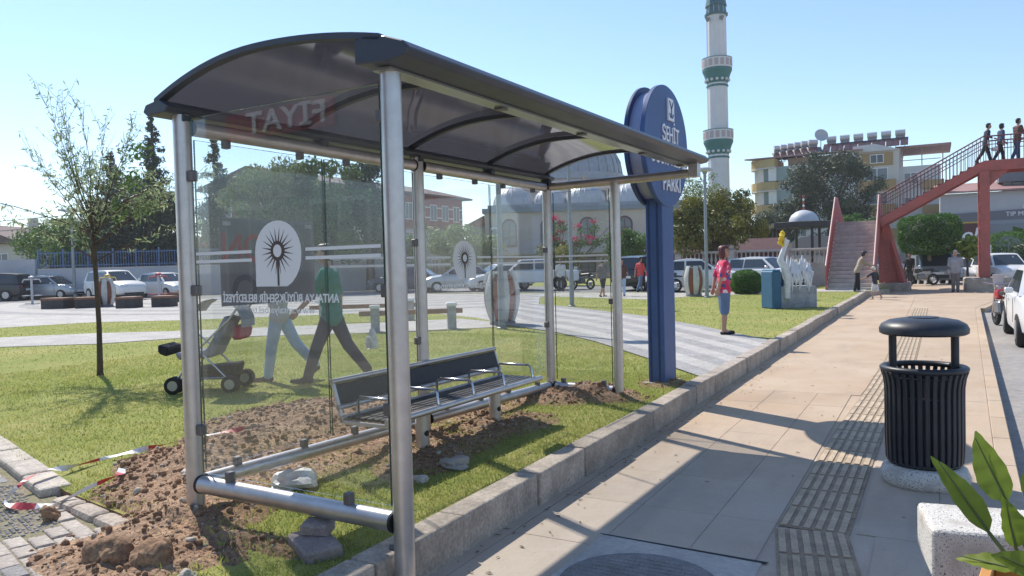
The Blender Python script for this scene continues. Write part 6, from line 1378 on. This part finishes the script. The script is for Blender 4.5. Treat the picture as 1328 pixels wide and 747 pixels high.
for i in range(6): solar(-.3+i*.85, 3.2-i*.45, 13.2, R(25))['label'] = 'solar heater, %s from the left in the slanting row on the apartment roof' % ('first','second','third','fourth','fifth','sixth')[i]
sdh = thing('satellite_dish', 'grey satellite dish between the two rows of solar heaters', 'satellite dish', (-11.2,94.5,14.4)); MB().tube([(0,0,-1.2),(0,0,1.0)], .05, 6).build('mast', 'grey_post', sdh); d_ = MB().lathe([(.001,0),(.4,.06),(.75,.22),(.75,.26),(.001,.05)], 20).build('dish', 'gym_grey', sdh, smooth=40); d_.location = (0,0,1.1); d_.rotation_euler = (R(70),0,R(25))

# medical centre and shops on the right
hp_ = thing('medical_centre', 'long grey white medical building with dark band behind the red column', 'building', (.6,80,0)); mat('hosp_white', (.46,.46,.48), .85, var=.06, scale=1); mat('hosp_grey', (.155,.16,.18), .8)
MB().box(0,40,0,14,0,7.0).build('wall', 'hosp_white', hp_)
MB().slab([(-.1,-.12,4.15),(40,-.12,5.0),(40,-.12,6.4),(-.1,-.12,5.15)], (0,.117,0)).build('grey_band', 'hosp_grey', hp_)
MB().slab([(-.5,-.6,7.0),(40,-.6,7.0),(40,5,8.3),(-.5,5,8.1)], (0,0,.15)).build('roof', 'roof_pink', hp_)
MB().box(5.0,30,2.0,8,7.2,8.7).build('attic', 'wall_pale', hp_); MB().box(4.6,7.0,1.2,4,7.9,9.6).build('plant_box', 'hosp_grey', hp_)
for x in (5.6,8.0): fwin(hp_, (x,2.0,7.55), (1,0,0), 1.7, .85, (0,-1,0), m='window_glass', fm='hosp_grey')
for i in range(9): fwin(hp_, (3.2+i*1.95,0,3.05), (1,0,0), .85, .8, (0,-1,0), bars=1)
for i in range(9): fwin(hp_, (3.2+i*1.95,0,1.0), (1,0,0), .85, .9, (0,-1,0), bars=1)
text('lettering', 'ÖZEL', .55, 'letter_white', hp_, (6.2,-.14,5.55), (1,0,0), (0,0,1), .02, 'LEFT'); text('lettering', 'TIP MERKEZİ', .55, 'letter_white', hp_, (5.0,-.14,4.95), (1,0,.0), (0,0,1), .02, 'LEFT')
sp2 = thing('shop', 'brown shop front with white italic letters beside the red column', 'shop', (-.6,61.8,-.13)); mat('shop_brown', (.11,.04,.038), .7); mat('shop_grey', (.30,.31,.33), .7); mat('yellow_trim', (.55,.38,.05), .6)
MB().box(0,3.7,0,6,0,3.85).build('wall', 'wall_pale', sp2); MB().box(-.05,3.75,-.25,-.003,2.25,3.8).build('fascia', 'shop_brown', sp2); MB().box(-.05,3.75,-.28,-.253,2.15,2.25).build('trim', 'yellow_trim', sp2); MB().box(-.05,3.75,-.28,.0,3.803,3.9).build('trim', 'yellow_trim', sp2)
for x in (.2,1.4,2.6): fwin(sp2, (x,0,.2), (1,0,0), 1.0, 1.9, (0,-1,0), m='window_glass', fm='shop_grey', bars=0)
t_ = text('lettering', 'ol', 1.25, 'letter_white', sp2, (2.85,-.27,3.0), (1,0,0), (.22,0,1), .02, bold=.02)
sg2 = thing('shop', 'grey shop front with green emblem at the right edge', 'shop', (3.2,62.2,-.13)); MB().box(0,12,0,6,0,3.95).build('wall', 'shop_grey', sg2); MB().box(0,12,-.2,-.003,2.4,3.7).build('fascia', mat('fascia_grey', (.24,.25,.27), .6), sg2)
MB().slab([(1.55,-.22,2.75),(2.15,-.22,2.6),(2.15,-.22,3.3),(1.55,-.22,3.5)], (0,.018,0)).build('emblem', 'leaf_hedge', sg2); text('lettering', 'Halı', .75, mat('letter_grey', (.45,.46,.48), .6).name, sg2, (2.4,-.21,3.0), (1,0,0), (0,0,1), .01, 'LEFT')
for x in (.4,2.6,4.8): fwin(sg2, (x,0,.2), (1,0,0), 1.8, 2.0, (0,-1,0), m='window_glass', fm='shop_grey')
ez = thing('pharmacy_sign', 'white board with red capital letters above the parked white cars', 'sign', (2.0,54.0,-.1)); MB().box(-1.3,1.05,-.05,.05,1.70,2.18).build('board', 'white_paint', ez); text('lettering', 'ECZANE', .52, 'red_lens', ez, (-.15,-.06,1.92), (1,0,0), (0,0,1), .01, bold=.008, width=2.1)
for x in (-1.1,.9): MB().tube([(x,0,0),(x,0,1.7)], .05, 8).build('leg', 'grey_post', ez)

# left: boundary wall, fence, houses
wl_ = thing('boundary_wall', 'long pale boundary wall behind the parked cars at left', 'wall', (0,0,0)); mat('wall_white', (.50,.50,.52), .9, var=.1, scale=.6, fine=.05)
def wseg(a, b, z0, z1, m, par, nm, th=.25):
    a = Vector(a); b = Vector(b); d = (b-a).normalized(); n = Vector((-d.y,d.x))*th; return MB().prism([tuple(a),tuple(b),tuple(b+n),tuple(a+n)], z0, z1).build(nm, m, par)
wp = [(-49.6,27.8),(-46.2,30.6),(-42.6,33.0),(-36,37.0),(-30,41.5)]
for a, b in zip(wp, wp[1:]): wseg(a, b, 0, 2.05, 'wall_white', wl_, 'panel'); wseg((a[0],a[1]-.02), (b[0],b[1]-.02), 2.053, 2.13, 'stone_pink', wl_, 'coping', .32)
wseg((-62,20.5), (-49.7,27.7), 0, 2.75, 'wall_white', wl_, 'tall_panel', .3)
fn = thing('fence', 'blue grey bar fence standing on the boundary wall', 'fence', (0,0,0)); mb = MB()
for a, b in zip(wp, wp[1:]):
    a = Vector(a+(0,)); b = Vector(b+(0,)); L = (b-a).length
    for i in range(int(L/.16)): p = a.lerp(b, i*.16/L)+Vector((-.06,.1,0)); mb.bar(p+Vector((0,0,2.12)), p+Vector((0,0,3.2)), .03)
    for z in (2.3,3.1): MB().bar(a+Vector((-.06,.1,z)), b+Vector((-.06,.1,z)), .05).build('fence_rail', mat('fence_blue', (.12,.20,.34), .6), fn)
    for t in (0,.33,.66): p = a.lerp(b,t)+Vector((-.06,.1,0)); MB().bar(p+Vector((0,0,2.12)), p+Vector((0,0,3.35)), .08).build('fence_post', 'fence_blue', fn)
tag(mb.build('fence_bars', 'fence_blue', fn), kind='stuff')
def house(label, loc, rz_, w, d, h, wall, roof, nm='house'):
    o = thing(nm, label, 'house', loc, rz_); MB().box(0,w,0,d,0,h).build('wall', wall, o); MB().slab([(-.6,-.6,h),(w+.6,-.6,h),(w/2,-.6,h+w*.22)], (0,d+1.2,0)).build('roof', roof, o, bevel=.03)
    for i in range(int(w//2.6)): fwin(o, (.8+i*2.6,0,1.2), (1,0,0), 1.3, 1.3, (0,-1,0)); fwin(o, (.8+i*2.6,0,h-2.0), (1,0,0), 1.3, 1.2, (0,-1,0))
    for i in range(int(d//3)): fwin(o, (w,.8+i*3,h-2.0), (0,1,0), 1.3, 1.2, (1,0,0))
    MB().box(w*.7,w*.7+.6,d*.5,d*.5+.6,h+.3,h+w*.22+.7).build('chimney', wall, o); return o
house('low house with grey brown tiled roof at the far left edge', (-78,34.5,0), R(25), 8.5, 9, 4.6, 'apt_cream', 'roof_brown')
house('red brick house behind the fence and dark tree', (-58.5,41.5,0), R(42), 6, 7, 3.9, 'brick_red', 'tile_red')
for i, (x, y, rzz) in enumerate(((-73.6,36.2,R(25)),)):
    s = solar(0,0,0,0); s.location = (x,y,4.9); s['label'] = 'lone solar heater on the roof of the far left house'; s['group'] = 'rooftop solar heaters'
lf = thing('street_lamp', 'double headed grey lamp post in front of the leafy tree at left', 'street lamp', (-46.6,28.3,LZ)); MB().lathe([(.13,0),(.10,.5),(.07,5.3)], 10).build('pole', 'grey_post', lf)
for s in (-1,1): MB().slab([(s*.05,-.16,5.35),(s*.75,-.16,5.45),(s*.75,.16,5.45),(s*.05,.16,5.35)], (0,0,.14)).build('lamp_head', 'lamp_head', lf, bevel=.03)
lf.rotation_euler = (0,0,R(30))
# red awning kiosk under the orange tree
ks = thing('kiosk', 'low kiosk with dark red awning under the orange tree', 'kiosk', (-14.6,46.5,0)); MB().box(0,7,0,3,0,2.5).build('wall', 'salmon', ks); MB().slab([(-.2,-1.6,2.0),(7.2,-1.6,2.0),(7.2,0,2.75),(-.2,0,2.75)], (0,0,.06)).build('awning', mat('awning_red', (.085,.03,.033), .8, var=.2, scale=3), ks); MB().box(-.2,7.2,-1.62,-1.58,1.35,2.0).build('valance', 'awning_red', ks)
for x in (-.1,2.4,4.8,7.1): MB().tube([(x,-1.55,0),(x,-1.55,2.0)], .05, 8).build('awning_post', 'grey_post', ks)
for x in (.6,2.8,5.0): fwin(ks, (x,0,.6), (1,0,0), 1.4, 1.3, (0,-1,0), m='window_glass')
# shop behind the camera mirrored in the end pane; wall colour darkened to dim its reflection
sb = thing('shop', 'darkened grey shop with a red price banner, mirrored in the end glass', 'shop', (-14.5,-5.2,0)); MB().box(0,8.6,-5,0,0,6.2).build('wall', mat('shop_darkened', (.13,.13,.14), .9), sb); bnr = MB().box(.75,3.95,.003,.06,4.40,4.95).build('banner', mat('banner_red', (.30,.02,.03), .6), sb)
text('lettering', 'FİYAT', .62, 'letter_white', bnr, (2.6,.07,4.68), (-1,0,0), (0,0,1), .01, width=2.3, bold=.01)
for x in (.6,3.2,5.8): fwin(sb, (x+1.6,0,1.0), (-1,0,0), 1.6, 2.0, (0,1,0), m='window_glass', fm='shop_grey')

for lb, a, b, sag in (('upper sagging power cable behind the young tree', (-86,30,6.2),(-44,46,8.6),.7),('lower sagging power cable behind the young tree', (-86,29,5.4),(-44,46,7.8),.8)):
    a = Vector(a); b = Vector(b); tag(MB().tube([a.lerp(b,t/12)-Vector((0,0,sag*4*(t/12)*(1-t/12))) for t in range(13)], .025, 5).build('power_cable', 'plastic_black'), lb, 'cable', 'power cables')
# ------------------------------------------------------------ thin summer haze
hz = bpy.data.materials.new('haze'); hz.use_nodes = True; n = hz.node_tree.nodes; n.remove(n['Principled BSDF']); pvn = n.new('ShaderNodeVolumePrincipled'); pvn.inputs['Color'].default_value = (.93,.95,1,1); pvn.inputs['Density'].default_value = .0006; pvn.inputs['Anisotropy'].default_value = .3
hz.node_tree.links.new(pvn.outputs[0], n['Material Output'].inputs['Volume']); MATS['haze'] = hz
tag(MB().box(-1600,1600,-1600,1600,-1.6,42).build('haze', 'haze'), 'thin pale summer haze over the park and street', 'haze', kind='stuff')
